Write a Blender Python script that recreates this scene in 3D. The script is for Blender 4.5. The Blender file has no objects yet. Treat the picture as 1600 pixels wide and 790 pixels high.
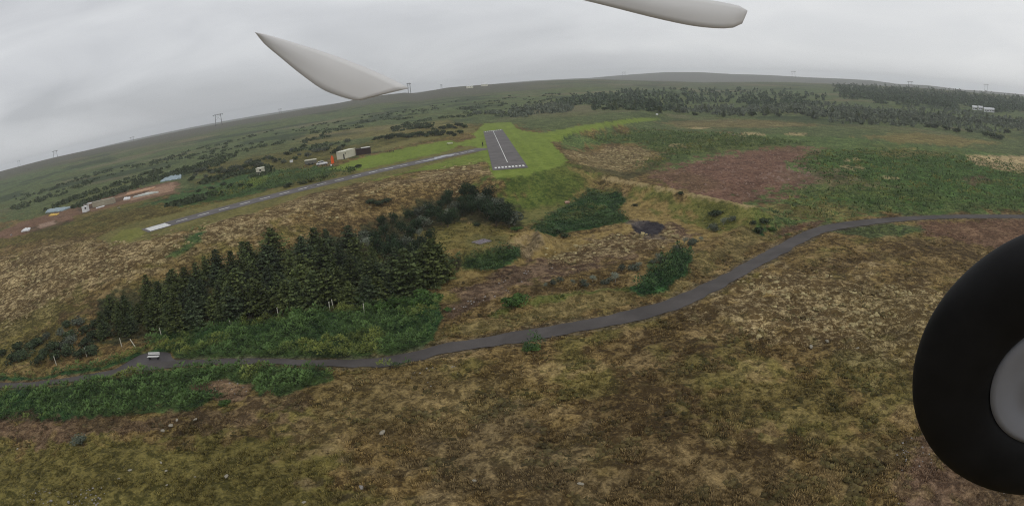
import bpy, bmesh, math, random
import numpy as np
from mathutils import Vector, Matrix

# ------------------------------------------------------------------ camera, sky, sun, exposure
SC = bpy.context.scene
COL = SC.collection
H = 28.0                                   # the model aircraft flies 28 m above the heath
F, PITCH, ROLL = 925.0, math.radians(16.35), math.radians(-4.5)
cam_d = bpy.data.cameras.new('camera')
cam_d.type = 'PANO'
cam_d.panorama_type = 'FISHEYE_EQUISOLID'
cam_d.fisheye_lens = 36.0 * F / 1600.0
cam_d.fisheye_fov = math.radians(200)
cam_d.sensor_width = 36.0
cam_d.sensor_height = 36.0 * 790 / 1600
cam_d.sensor_fit = 'HORIZONTAL'
cam_d.clip_start = 0.01
cam_d.clip_end = 20000
cam = bpy.data.objects.new('camera', cam_d)
COL.objects.link(cam)
cam.matrix_world = (Matrix.Translation((0, 0, H)) @ Matrix.Rotation(math.pi / 2 - PITCH, 4, 'X') @ Matrix.Rotation(ROLL, 4, 'Z'))
SC.camera = cam

SUN_EL, SUN_AZ = math.radians(48), math.radians(150)
world = bpy.data.worlds.new('World'); SC.world = world; world.use_nodes = True
nt = world.node_tree; nt.nodes.clear()
def N(t, typ, **kw):
    n = t.nodes.new(typ)
    for k, v in kw.items(): setattr(n, k, v)
    return n
def ramp(t, fac, stops, interp='LINEAR'):
    r = N(t, 'ShaderNodeValToRGB'); r.color_ramp.interpolation = interp
    e = r.color_ramp.elements
    while len(e) < len(stops): e.new(0.5)
    for el, (p, c) in zip(e, stops):
        el.position = p; el.color = (*c, 1) if len(c) == 3 else c
    t.links.new(fac, r.inputs[0]); return r.outputs[0]
def math_(t, op, a, b=None, c=None, clamp=False):
    m = N(t, 'ShaderNodeMath', operation=op); m.use_clamp = clamp
    for i, v in enumerate((a, b, c)):
        if v is None: continue
        if isinstance(v, (int, float)): m.inputs[i].default_value = v
        else: t.links.new(v, m.inputs[i])
    return m.outputs[0]
def mix(t, fac, a, b, blend='MIX'):
    m = N(t, 'ShaderNodeMix', data_type='RGBA', blend_type=blend)
    for s, v in ((0, fac), (6, a), (7, b)):
        if isinstance(v, (int, float)): m.inputs[s].default_value = v
        elif isinstance(v, tuple): m.inputs[s].default_value = (*v, 1)
        else: t.links.new(v, m.inputs[s])
    return m.outputs[2]
def noise(t, vec, scale, detail=3, rough=0.55, dist=0.0):
    n = N(t, 'ShaderNodeTexNoise'); n.inputs['Scale'].default_value = scale
    n.inputs['Detail'].default_value = detail; n.inputs['Roughness'].default_value = rough
    n.inputs['Distortion'].default_value = dist
    t.links.new(vec, n.inputs['Vector']); return n.outputs[0]
sky = N(nt, 'ShaderNodeTexSky', sky_type='NISHITA', sun_disc=False)
sky.sun_elevation = SUN_EL; sky.sun_rotation = SUN_AZ; sky.air_density = 1.0; sky.dust_density = 2.0
tc = N(nt, 'ShaderNodeTexCoord')
sep = N(nt, 'ShaderNodeSeparateXYZ'); nt.links.new(tc.outputs['Generated'], sep.inputs[0])
mp = N(nt, 'ShaderNodeMapping'); mp.inputs['Scale'].default_value = (1.5, 1.3, 5.2); mp.inputs['Rotation'].default_value = (0, 0.05, 0.2)
mp.inputs['Location'].default_value = (4.3, 2.1, 0.6)
nt.links.new(tc.outputs['Generated'], mp.inputs[0])
n1 = noise(nt, mp.outputs[0], 1.7, 6, 0.50, 0.5)
n2 = noise(nt, mp.outputs[0], 0.7, 3, 0.5, 0.0)
nn = math_(nt, 'ADD', math_(nt, 'MULTIPLY', n1, 0.55), math_(nt, 'MULTIPLY', n2, 0.45))
# the cover is thicker towards the left of the view
dens = math_(nt, 'ADD', math_(nt, 'MULTIPLY_ADD', nn, .85, .085), math_(nt, 'MULTIPLY', sep.outputs[0], 0.13))
cl = ramp(nt, dens, [(0.35, (4.2, 4.3, 4.5)), (0.44, (5.3, 5.4, 5.6)), (0.52, (6.2, 6.3, 6.45)), (0.64, (7.2, 7.25, 7.3))])
wcol = mix(nt, 0.95, sky.outputs[0], cl)
bg = N(nt, 'ShaderNodeBackground'); bg.inputs[1].default_value = 0.1
nt.links.new(wcol, bg.inputs[0])
wo = N(nt, 'ShaderNodeOutputWorld'); nt.links.new(bg.outputs[0], wo.inputs[0])

sun_d = bpy.data.lights.new('sun', 'SUN'); sun_d.energy = 0.5; sun_d.angle = math.radians(25); sun_d.color = (1, 0.965, 0.91)
sun = bpy.data.objects.new('sun', sun_d); COL.objects.link(sun)
# Nishita: rotation 0 puts the sun at +Y and turns clockwise seen from above
sdir = Vector((math.sin(SUN_AZ) * math.cos(SUN_EL), math.cos(SUN_AZ) * math.cos(SUN_EL), math.sin(SUN_EL)))
sun.rotation_euler = sdir.to_track_quat('Z', 'Y').to_euler()
sun.location = (0, -20, 120)
vs = SC.view_settings; vs.view_transform = 'Standard'; vs.look = 'None'; vs.exposure = 0.22; vs.gamma = 1; vs.use_curve_mapping = False
SC.render.engine = 'CYCLES'
SC.cycles.max_bounces = 5; SC.cycles.diffuse_bounces = 3; SC.cycles.volume_bounces = 1; SC.cycles.transparent_max_bounces = 8
SC.cycles.use_denoising = True
SC.cycles.denoising_prefilter = 'NONE'
SC.cycles.filter_width = 1.1
SC.cycles.sample_clamp_indirect = 4

# ------------------------------------------------------------------ numpy helpers
rng = np.random.default_rng(7)
random.seed(7)
def _h(ix, iy, seed):
    x = (ix.astype(np.int64) * 374761393 + iy.astype(np.int64) * 668265263 + seed * 1442695041) & 0xffffffff
    x = ((x ^ (x >> 13)) * 1274126177) & 0xffffffff
    x = ((x ^ (x >> 16)) * 2246822519) & 0xffffffff
    return (x ^ (x >> 15)) & 0xffffffff
def gn(x, y, lam, seed=0):
    """gradient noise, about -1..1, wavelength lam"""
    x = np.asarray(x, float) / lam; y = np.asarray(y, float) / lam
    ix = np.floor(x); iy = np.floor(y); fx = x - ix; fy = y - iy
    u = fx * fx * fx * (fx * (fx * 6 - 15) + 10); v = fy * fy * fy * (fy * (fy * 6 - 15) + 10)
    def g(dx, dy):
        a = _h(ix + dx, iy + dy, seed) / 4294967296.0 * 2 * np.pi
        return np.cos(a) * (fx - dx) + np.sin(a) * (fy - dy)
    n = (g(0, 0) * (1 - u) + g(1, 0) * u) * (1 - v) + (g(0, 1) * (1 - u) + g(1, 1) * u) * v
    return n * 1.5
def fbm(x, y, lam, oct=4, seed=0, gain=0.5):
    s = 0; a = 1; t = 0
    for k in range(oct):
        s = s + a * gn(x, y, lam, seed + 17 * k); t += a; a *= gain; lam *= 0.49
    return s / t * 1.4
def sm(x): x = np.clip(x, 0, 1); return x * x * (3 - 2 * x)
def seg_dist(x, y, P, closed=False):
    d = np.full(np.shape(x), 1e18); n = len(P)
    for i in range(n if closed else n - 1):
        ax, ay = P[i][0], P[i][1]; bx, by = P[(i + 1) % n][0], P[(i + 1) % n][1]
        dx, dy = bx - ax, by - ay; L = dx * dx + dy * dy + 1e-9
        t = np.clip(((x - ax) * dx + (y - ay) * dy) / L, 0, 1)
        d = np.minimum(d, (x - ax - t * dx) ** 2 + (y - ay - t * dy) ** 2)
    return np.sqrt(d)
def sdf(x, y, P):
    """signed distance in metres, positive inside"""
    d = seg_dist(x, y, P, True); ins = np.zeros(np.shape(x), bool); n = len(P)
    for i in range(n):
        ax, ay = P[i][0], P[i][1]; bx, by = P[(i + 1) % n][0], P[(i + 1) % n][1]
        if ay == by: continue
        ins ^= ((ay > y) != (by > y)) & (x < (bx - ax) * (y - ay) / (by - ay) + ax)
    return np.where(ins, d, -d)
def raydirs(px):
    px = np.atleast_2d(np.asarray(px, float))
    x = (px[:, 0] - 800) / F; y = -(px[:, 1] - 395) / F
    r = np.hypot(x, y) + 1e-12; th = 2 * np.arcsin(r / 2); s = np.sin(th) / r
    d = np.stack([x * s, y * s, -np.cos(th)], 1)
    cr, sr = math.cos(ROLL), math.sin(ROLL)
    d = np.stack([d[:, 0] * cr - d[:, 1] * sr, d[:, 0] * sr + d[:, 1] * cr, d[:, 2]], 1)
    cp, sp = math.cos(PITCH), math.sin(PITCH)
    return np.stack([d[:, 0], -d[:, 2] * cp + d[:, 1] * sp, d[:, 1] * cp + d[:, 2] * sp], 1)
def plane(px, z=0.0):
    d = raydirs(px); t = (z - H) / d[:, 2]; return np.stack([d[:, 0] * t, d[:, 1] * t], 1)

# ------------------------------------------------------------------ the lie of the land
NEAR_SKY = [(-120, 300), (0, 268), (85, 246), (207, 221), (340, 194), (438, 177.5), (520, 163), (545, 158), (575, 152), (605, 148), (632, 145), (650, 146), (700, 137), (750, 133), (800, 130), (860, 126), (930, 124), (1000, 126), (1100, 129), (1200, 128), (1320, 132), (1475, 140), (1525, 145), (1600, 151), (1720, 163)]
FAR_SKY = [(-120, 310), (600, 152), (700, 138), (750, 133.5), (825, 126.7), (922, 121.9), (975, 117.4), (1040, 113), (1090, 112.9), (1145, 116), (1200, 117.5), (1262, 121), (1360, 125.5), (1400, 131), (1450, 133.5), (1500, 140), (1560, 144), (1600, 148), (1720, 160)]
def azel(pts):
    d = raydirs(pts); return np.arctan2(d[:, 0], d[:, 1]), np.tan(np.arcsin(d[:, 2])) 
A1, E1 = azel(NEAR_SKY); A2, E2 = azel(FAR_SKY)
UPZ = 5.6
up_px = [(-60, 415), (0, 402), (250, 368), (400, 337), (560, 303), (735, 270), (752, 274), (772, 279), (822, 273), (872, 262), (888, 251), (870, 232), (850, 215)]
UP = [tuple(p) for p in plane(up_px, UPZ)]
UP = UP + [(70, 330), (110, 420), (300, 900), (-900, 900), (-700, 150)]
BERM = plane([(884, 259), (940, 272), (1000, 286), (1090, 304), (1180, 323)], 3.0)
DUNE = plane([(698, 398), (745, 395), (790, 386), (822, 368), (838, 364), (846, 378)], 1.6)
LOWB = plane([(800, 478), (860, 464), (930, 458), (1000, 450), (1070, 420), (1130, 375), (1165, 352)], 0.6)
def hm(x, y):
    x = np.asarray(x, float); y = np.asarray(y, float)
    r = np.hypot(x, y); az = np.arctan2(x, y)
    d = -sdf(x, y, UP)
    W = 17 + 32 * sm((-x - 10) / 60)
    tt = np.clip(1 - d / W, 0, 1); h = UPZ * (.55 * tt ** 1.25 + .45 * sm(tt))
    db = seg_dist(x, y, BERM); h = np.maximum(h, 3.3 * np.clip(1 - db / 7.5, 0, 1) ** 1.15)
    dd = seg_dist(x, y, DUNE); h = h + 2.6 * np.clip(1 - dd / 4.2, 0, 1) ** 1.2
    dl = seg_dist(x, y, LOWB); h = h + 0.9 * np.clip(1 - dl / 3.0, 0, 1)
    h = h + 0.35 * gn(x, y, 70, 3) * sm((r - 60) / 60) * sm(d / 30 + .2)
    h = h + 1.6 * gn(x, y, 260, 5) * sm((r - 380) / 300)
    en = np.interp(az, A1, E1); ef = np.interp(az, A2, E2)
    R1, R2 = 1500.0, 3600.0
    ridge = H + R1 * en
    t = sm((r - 330) / (R1 - 330))
    h1 = h * (1 - t) + ridge * t
    beyond = H + r * en - 2.5 - (r - R1) * 0.004
    h = np.where(r > R1, np.minimum(beyond, H + r * en), h1)
    pk = H + R2 * ef
    hill = pk * np.exp(-((r - R2) / 900.0) ** 2) + (H + r * en - 12) * (1 - np.exp(-((r - R2) / 900.0) ** 2))
    hill = np.where(r > R2, hill - (r - R2) * .01, hill)
    h = np.where(r > 2200, np.maximum(h, np.where(r > 2200, hill, -99)), h)
    # behind the camera the land is flat heath
    back = sm((np.abs(az) - 1.35) / 0.35)
    h = h * (1 - back)
    return h
_ts = np.concatenate([np.geomspace(24, 4800, 260)])
def gp(px):
    """photo points -> points on the ground (x, y, z)"""
    d = raydirs(px); n = len(d); lo = np.full(n, _ts[-2]); hi = np.full(n, _ts[-1]); open_ = np.ones(n, bool); prev = 24.0
    for k in range(1, len(_ts)):
        idx = np.where(open_)[0]
        if not len(idx): break
        q = d[idx] * _ts[k]; hit = q[:, 2] + H - hm(q[:, 0], q[:, 1]) < 0
        h_ = idx[hit]; lo[h_] = _ts[k - 1]; hi[h_] = _ts[k]; open_[h_] = False
    for _ in range(16):
        m = (lo + hi) / 2; q = d * m[:, None]; u = q[:, 2] + H - hm(q[:, 0], q[:, 1]) < 0
        hi = np.where(u, m, hi); lo = np.where(u, lo, m)
    q = d * hi[:, None]; return np.stack([q[:, 0], q[:, 1], hm(q[:, 0], q[:, 1])], 1)
def G(x, y):
    p = gp([(x, y)])[0]; return Vector(p)
def poly(pts): return [tuple(p[:2]) for p in gp(pts)]

# path and runways (needed by the ground's colours)
PT = [(-60, 590), (0, 597), (60, 595), (150, 582), (200, 572), (250, 565), (300, 561), (400, 559), (500, 561), (560, 560.5), (600, 557), (640, 550), (700, 535), (760, 526), (802, 517), (870, 506), (944, 493), (1000, 479), (1050, 464), (1107, 439), (1163, 410), (1220, 379), (1260, 360), (1300, 349), (1380, 340), (1460, 336), (1540, 335), (1600, 335.5), (1720, 338)]
PB = [(-60, 601), (0, 606), (60, 603), (150, 591), (200, 583), (250, 577), (300, 571), (400, 568), (500, 572), (560, 574), (600, 573), (640, 567), (700, 552), (760, 543), (802, 537), (870, 526), (944, 512), (1000, 501), (1050, 487), (1107, 462), (1163, 431), (1220, 400), (1260, 377), (1300, 361), (1380, 349), (1460, 342.5), (1540, 341), (1600, 341.5), (1720, 345)]
def smooth_poly(P, n=6):
    P = np.array(P, float); out = []
    for i in range(len(P) - 1):
        p0 = P[max(i - 1, 0)]; p1 = P[i]; p2 = P[i + 1]; p3 = P[min(i + 2, len(P) - 1)]
        for k in range(n):
            t = k / n
            out.append(0.5 * ((2 * p1) + (-p0 + p2) * t + (2 * p0 - 5 * p1 + 4 * p2 - p3) * t * t + (-p0 + 3 * p1 - 3 * p2 + p3) * t ** 3))
    out.append(P[-1]); return np.array(out)
wT = smooth_poly(gp(PT)[:, :2]); wB = smooth_poly(gp(PB)[:, :2])
wM = (wT + wB[:len(wT)]) / 2; wT = wM + (wT - wM) * .90; wB = wM + (wB - wM) * .90
PATH = [tuple(p) for p in wT] + [tuple(p) for p in wB[::-1]]
APRON = poly([(178, 578), (205, 562), (226, 552), (262, 550), (270, 560), (285, 566), (262, 573), (215, 578)])
a_, b_ = G(226, 360.5), G(759, 231.5)
CR0, CR1 = Vector((a_.x, a_.y)), Vector((b_.x, b_.y)); CRW = 8.2
cdir = (CR1 - CR0).normalized(); cnor = Vector((-cdir.y, cdir.x))
CROSS = [tuple(CR0 + cnor * CRW / 2), tuple(CR1 + cnor * CRW / 2), tuple(CR1 - cnor * CRW / 2), tuple(CR0 - cnor * CRW / 2)]
MAIN = poly([(755.2, 205.5), (784.8, 202.2), (825.5, 262), (770, 266.5)])

_mn = np.array(MAIN); M4a = _mn[0]; _v = _mn[3] - _mn[0]; _v = _v / np.linalg.norm(_v); mnx = np.array((-_v[1], _v[0]))
# ------------------------------------------------------------------ ground cover layers: (polygon, edge softness, low colour, high colour, cover, roughness)
HEATH = ((.072, .047, .018), (.255, .178, .070))
PALE = ((.100, .066, .028), (.46, .36, .19))
LUP = ((.016, .040, .016), (.055, .125, .040))
LUPB = ((.030, .070, .018), (.100, .190, .045))
RED = ((.095, .048, .031), (.205, .118, .080))
MOWN = ((.125, .175, .028), (.190, .240, .044))
TAN = ((.150, .106, .038), (.295, .215, .082))
OLIVE = ((.058, .053, .015), (.175, .148, .044))
SLOPE = ((.050, .078, .016), (.118, .142, .032))
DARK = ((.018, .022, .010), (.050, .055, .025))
GRM = ((.042, .070, .024), (.135, .190, .058))
BLACK = ((.016, .014, .017), (.045, .040, .045))
GRAVEL = ((.060, .055, .055), (.120, .112, .112))
FARG = ((.045, .064, .026), (.122, .160, .064))
VERGE = ((.105, .098, .034), (.185, .165, .058))
STRAW = ((.098, .068, .030), (.280, .202, .094))
L = []
def layer(pts, soft, cols, cover=0.5, rough=1.0, amt=1.0): L.append((poly(pts), soft, cols, cover, rough, amt))
# far green country
layer([(-60, 335), (-60, 290), (100, 262), (300, 222), (500, 183), (650, 160), (900, 142), (1100, 134), (1300, 138), (1500, 152), (1650, 164), (1650, 265), (1500, 240), (1200, 215), (1000, 205), (880, 215), (740, 195), (600, 235), (420, 275), (300, 300), (180, 335), (60, 350)], 12, FARG, 0.5, .9, .9)
layer([(865, 205), (900, 214), (1000, 203), (1150, 208), (1350, 218), (1640, 250), (1640, 334), (1450, 335), (1320, 343), (1240, 364), (1200, 370), (1175, 350), (1168, 322), (1100, 305), (1010, 270), (990, 265), (1030, 245), (1000, 225), (930, 225), (880, 232)], 4, GRM, 0.5, 1.0, .92)
layer([(1260, 240), (1400, 232), (1640, 262), (1640, 318), (1450, 322), (1330, 312), (1290, 290)], 9, LUPB, 0.45, .8, .7)
layer([(300, 262), (420, 240), (560, 225), (640, 205), (720, 195), (745, 200), (700, 218), (560, 240), (450, 268), (330, 290)], 6, OLIVE, .45, 1, .8)
layer([(450, 215), (560, 200), (700, 188), (730, 195), (600, 212), (480, 226)], 5, TAN, .5, .8, .45)
layer([(1030, 186), (1200, 188), (1300, 196), (1180, 200), (1060, 200)], 5, STRAW, .5, .8, .6)
layer([(1340, 212), (1440, 208), (1560, 222), (1500, 228), (1400, 222)], 5, TAN, .5, .8, .6)
layer([(1350, 238), (1420, 232), (1480, 240), (1420, 248)], 4, TAN, .5, .8, .6)
# left heath of pale moss
layer([(-60, 440), (0, 405), (60, 388), (170, 378), (330, 350), (420, 328), (560, 292), (700, 262), (748, 252), (740, 285), (640, 298), (560, 328), (480, 345), (400, 368), (300, 398), (200, 432), (120, 462), (-60, 545)], 7, PALE, .38, 1.3, .9)
layer([(-60, 540), (100, 470), (150, 470), (150, 530), (60, 560), (-60, 590)], 6, OLIVE, .45, 1, .75)
layer([(560, 300), (660, 290), (740, 285), (740, 300), (690, 320), (600, 350), (560, 340)], 5, HEATH, .4, 1, .8)
layer([(262, 400), (285, 383), (300, 365), (318, 362), (312, 378), (290, 395), (272, 405)], 1.2, LUP, .6, .8)
layer([(-60, 372), (60, 350), (160, 330), (300, 300), (400, 288), (430, 300), (300, 335), (200, 358), (60, 378), (-60, 398)], 4, OLIVE, .4, 1, .7)
layer([(280, 300), (380, 272), (470, 262), (520, 262), (560, 268), (510, 285), (430, 296), (340, 318), (270, 325), (240, 315)], 4, LUP, .55, 1, .85)
layer([(-60, 372), (0, 362), (30, 348), (100, 326), (200, 298), (262, 284), (283, 285), (276, 302), (200, 318), (120, 343), (40, 366), (-60, 385)], 2.5, RED, .6, .5, .9)
layer([(150, 316), (230, 296), (270, 285), (276, 296), (210, 312)], 1.5, ((.22, .13, .085), (.38, .25, .17)), .55, .4, .8)
layer([(30, 362), (80, 345), (120, 345), (60, 364)], 1.2, DARK, .5, .8, .45)
layer([(60, 352), (84, 345), (86, 350), (62, 357)], .8, ((.25, .16, .12), (.38, .27, .2)), .5, .4, .8)
layer([(110, 338), (200, 318), (270, 302), (262, 306), (180, 328), (120, 345)], .8, OLIVE, .5, .8, .7)
layer([(120, 326), (190, 308), (235, 296), (232, 300), (190, 313), (125, 331)], .6, ((.055, .035, .028), (.11, .07, .05)), .5, .6, .8)
# right-hand moor
layer([(1130, 450), (1200, 425), (1330, 430), (1450, 450), (1480, 480), (1440, 545), (1380, 560), (1250, 540), (1160, 505)], 5, PALE, .33, 1.2, .85)
layer([(1508, 243), (1600, 244), (1640, 262), (1640, 276), (1560, 266), (1520, 256)], 2, PALE, .62, .8, 1)
layer([(882, 236), (950, 228), (1030, 238), (1000, 262), (930, 264), (900, 252)], 4, PALE, .38, .9, .9)
for c in ((1172, 210, 22, 3), (1245, 210, 20, 2), (1335, 262, 16, 4), (1390, 279, 16, 3), (1330, 250, 14, 2), (1055, 228, 14, 3), (1090, 200, 20, 1.5), (1200, 264, 30, 5)):
    layer([(c[0] + c[2] * math.cos(a), c[1] + c[3] * math.sin(a)) for a in np.linspace(0, 6.28, 9)[:-1]], 2, PALE, .55, .8, .8)
layer([(1008, 272), (1060, 254), (1150, 236), (1270, 229), (1275, 238), (1238, 252), (1270, 272), (1300, 284), (1270, 290), (1230, 300), (1190, 316), (1150, 320), (1080, 306)], 5, RED, .5, .8)
layer([(1230, 262), (1300, 268), (1380, 288), (1300, 296), (1240, 290)], 4, ((.12, .08, .05), (.24, .17, .11)), .45, .8, .6)
layer([(898, 258), (960, 266), (985, 270), (1003, 262), (1040, 243), (1046, 247), (1012, 270), (990, 280), (950, 274), (905, 268)], 1.2, DARK, .6, 1, .75)
layer([(880, 236), (905, 262), (930, 271), (925, 276), (895, 266), (872, 244)], 1.5, DARK, .6, 1, .5)
layer([(1500, 278), (1535, 274), (1550, 284), (1520, 290)], 2, RED, .4, .5, .7)
layer([(1190, 320), (1260, 318), (1360, 325), (1340, 338), (1240, 345), (1195, 340)], 3, TAN, .4, .8, .55)
layer([(1195, 372), (1235, 352), (1290, 344), (1280, 352), (1240, 362)], 1.2, RED, .4, .7, .8)
layer([(1420, 352), (1500, 345), (1640, 344), (1640, 395), (1540, 385), (1470, 372)], 2.5, RED, .45, .9, .75)
layer([(1290, 360), (1380, 348), (1440, 352), (1440, 362), (1350, 372)], 1.5, LUP, .5, .8, .7)
# verges and mown grass
layer([(150, 372), (190, 352), (235, 342), (300, 326), (400, 303), (500, 274), (600, 252), (702, 233), (757, 224), (757, 244), (702, 252), (613, 274), (487, 303), (400, 331), (300, 358), (235, 374), (175, 384)], 1.2, VERGE, .5, .4)
layer([(515, 264), (560, 248), (640, 230), (702, 219), (722, 224), (702, 236), (610, 256), (560, 266)], 1.2, MOWN, .45, .25)
layer([(560, 287), (640, 267), (702, 250), (757, 236), (770, 252), (700, 262), (640, 270)], 1.5, MOWN, .4, .4, .85)
layer([(172, 374), (190, 360), (222, 355), (226, 367), (205, 376), (180, 380)], .8, ((.13, .135, .035), (.19, .19, .05)), .5, .2)
layer([(380, 290), (395, 277), (420, 275), (410, 288), (388, 296)], 1.5, MOWN, .4, .4, .7)
layer([(752, 282), (772, 277), (885, 254), (935, 272), (932, 290), (900, 318), (870, 332), (850, 350), (815, 358), (795, 325), (770, 305)], 3.0, SLOPE, .5, .7)  # green bank grass, darkened so the colour carries the slope's shade
layer([(890, 262), (940, 276), (938, 292), (905, 318), (885, 320), (915, 290), (905, 272)], 2, TAN, .5, .7, .7)
layer([(792, 335), (850, 322), (885, 318), (860, 345), (818, 357)], 2, VERGE, .6, .6, .75)
layer([(738, 210), (757, 193), (798, 191), (812, 203), (850, 209), (888, 251), (876, 260), (822, 274), (772, 280), (766, 262), (745, 228), (716, 228), (712, 224), (745, 215)], 1.0, MOWN, .5, .2)
layer([(700, 203), (742, 200), (745, 206), (700, 212), (600, 234), (560, 243), (560, 240), (600, 228)], 1.0, VERGE, .6, .3, .8)
layer([(838, 210), (900, 198), (960, 189.5), (1030, 183), (1033, 187.5), (960, 197), (885, 211), (862, 222)], .9, MOWN, .5, .2)
# basin between the embankment and the path
layer([(690, 375), (760, 362), (830, 358), (900, 368), (960, 360), (980, 345), (975, 312), (1000, 290), (1090, 306), (1180, 324), (1175, 345), (1110, 372), (1060, 385), (1000, 392), (900, 400), (850, 405), (760, 432), (690, 448)], 2.5, TAN, .55, .42, .95)
layer([(1000, 290), (1090, 306), (1182, 325), (1200, 345), (1190, 368), (1150, 352), (1090, 352), (1050, 335), (1000, 305)], 2.5, SLOPE, .5, .6, .7)
layer([(940, 275), (1090, 304), (1180, 320), (1182, 326), (1090, 309), (940, 281)], .9, ((.20, .15, .07), (.36, .28, .14)), .7, .4, .95)
layer([(696, 396), (745, 391), (790, 381), (818, 364), (838, 360), (850, 372), (846, 386), (836, 380), (822, 376), (790, 391), (745, 399), (698, 403)], .8, ((.19, .14, .07), (.36, .27, .14)), .6, .5, .85)  # bright band along the dune crest: its shading painted into the ground colour
layer([(690, 480), (700, 455), (760, 432), (850, 402), (950, 368), (1060, 350), (1085, 368), (1000, 402), (900, 425), (800, 450), (730, 490), (700, 510)], 2, ((.065, .040, .026), (.22, .15, .085)), .45, 1.1)
layer([(850, 400), (950, 370), (1045, 357), (1065, 372), (1000, 398), (900, 415)], 2, PALE, .36, 1.1, .8)
layer([(690, 482), (740, 450), (850, 412), (870, 418), (760, 470), (700, 502)], 1.2, ((.078, .050, .031), (.170, .115, .074)), .5, 1, .8)
layer([(740, 505), (800, 478), (900, 455), (1000, 446), (1090, 400), (1170, 352), (1215, 362), (1160, 400), (1100, 432), (1050, 458), (980, 478), (860, 502), (700, 532), (650, 545), (690, 515)], 2, ((.095, .075, .028), (.235, .180, .075)), .45, 1, .9)
layer([(760, 492), (820, 470), (900, 456), (990, 447), (990, 452), (900, 463), (830, 480), (775, 498)], .8, SLOPE, .6, .6, .75)
layer([(986, 350), (1004, 344), (1034, 349), (1040, 356), (1030, 366), (1008, 369), (990, 360)], .5, BLACK, .5, .4)
layer([(962, 338), (985, 342), (1010, 346), (1000, 356), (975, 346)], .8, ((.06, .05, .05), (.13, .11, .10)), .5, .5, .8)
layer([(1000, 366), (1030, 366), (1040, 374), (1005, 376)], .8, ((.06, .05, .05), (.15, .12, .10)), .5, .5, .6)
for q in ([(828, 356), (868, 332), (900, 315), (928, 294), (968, 300), (978, 314), (963, 330), (985, 344), (930, 358), (880, 364), (840, 362)],
          [(700, 404), (740, 396), (810, 388), (815, 404), (780, 420), (740, 423), (705, 416)],
          [(985, 452), (1030, 412), (1060, 390), (1085, 400), (1072, 428), (1040, 455), (1000, 463)],
          [(1176, 360), (1186, 352), (1200, 358), (1192, 367)]):
    layer(q, .6, LUP, .5, .8)
layer([(700, 404), (698, 418), (716, 424), (720, 402)], .8, ((.07, .05, .045), (.16, .12, .10)), .5, .8, .8)
layer([(840, 360), (850, 380), (838, 395), (815, 405), (818, 385)], .8, ((.10, .075, .04), (.25, .19, .12)), .5, 1.2, .8)
# forest floor
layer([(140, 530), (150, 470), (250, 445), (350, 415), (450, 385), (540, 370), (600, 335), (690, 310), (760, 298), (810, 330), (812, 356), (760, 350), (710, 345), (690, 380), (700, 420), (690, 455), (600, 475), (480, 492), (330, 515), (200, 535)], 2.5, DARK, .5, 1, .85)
layer([(640, 365), (700, 350), (780, 352), (800, 365), (740, 392), (700, 398), (660, 385)], 2, OLIVE, .6, .9, .8)
layer([(725, 378), (742, 368), (790, 366), (800, 375), (770, 388), (738, 390)], 1, VERGE, .6, .7, .7)
# lupines by the path
LUP1 = [(-60, 592), (0, 590), (60, 588), (150, 574), (205, 556), (225, 546), (250, 520), (330, 508), (420, 497), (520, 486), (600, 468), (680, 462), (692, 490), (680, 525), (655, 546), (600, 557), (560, 561), (440, 559), (330, 560), (285, 562), (268, 552), (228, 550), (200, 566), (150, 580), (60, 592), (-60, 598)]
LUP2 = [(-60, 612), (0, 609), (80, 606), (200, 587), (300, 574), (420, 571), (510, 577), (522, 592), (480, 606), (440, 622), (405, 622), (395, 606), (360, 597), (320, 600), (345, 622), (300, 642), (200, 648), (100, 658), (0, 658), (-60, 660)]
LUP3 = [(592, 570), (615, 560), (640, 561), (648, 572), (625, 578), (600, 579)]
layer(LUP1, .6, LUP, .5, .8); layer(LUP2, .6, LUP, .5, .8)
layer([(300, 603), (345, 592), (392, 602), (380, 625), (350, 632), (325, 615)], .8, ((.12, .075, .05), (.26, .17, .11)), .5, .7)
layer([(220, 553), (250, 530), (262, 528), (240, 545)], .5, TAN, .4, .8, .7)
# near moor
layer([(-80, 700), (120, 682), (330, 668), (470, 676), (520, 715), (600, 800), (620, 860), (-200, 900)], 3, OLIVE, .5, .55, .9)
layer([(-60, 655), (200, 655), (420, 625), (520, 610), (480, 665), (330, 668), (120, 682), (-60, 695)], 2.2, ((.075, .045, .028), (.185, .120, .075)), .42, 1, .85)
layer([(440, 640), (560, 590), (700, 600), (860, 640), (850, 690), (700, 690), (600, 680), (500, 690)], 4, STRAW, .5, .9, .65)
layer([(700, 690), (800, 650), (900, 700), (930, 760), (800, 800), (640, 790), (560, 740)], 4, ((.068, .050, .026), (.200, .150, .078)), .45, .9, .6)
layer([(1400, 700), (1460, 640), (1560, 680), (1600, 740), (1640, 860), (1400, 860), (1400, 760)], 1.8, ((.085, .050, .034), (.19, .12, .085)), .45, 1, .8)
layer([(1100, 570), (1300, 560), (1430, 590), (1400, 690), (1250, 700), (1100, 660)], 5, OLIVE, .55, .8, .55)
layer([(1050, 700), (1380, 700), (1380, 860), (900, 860), (950, 740)], 5, STRAW, .45, .9, .5)

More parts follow.
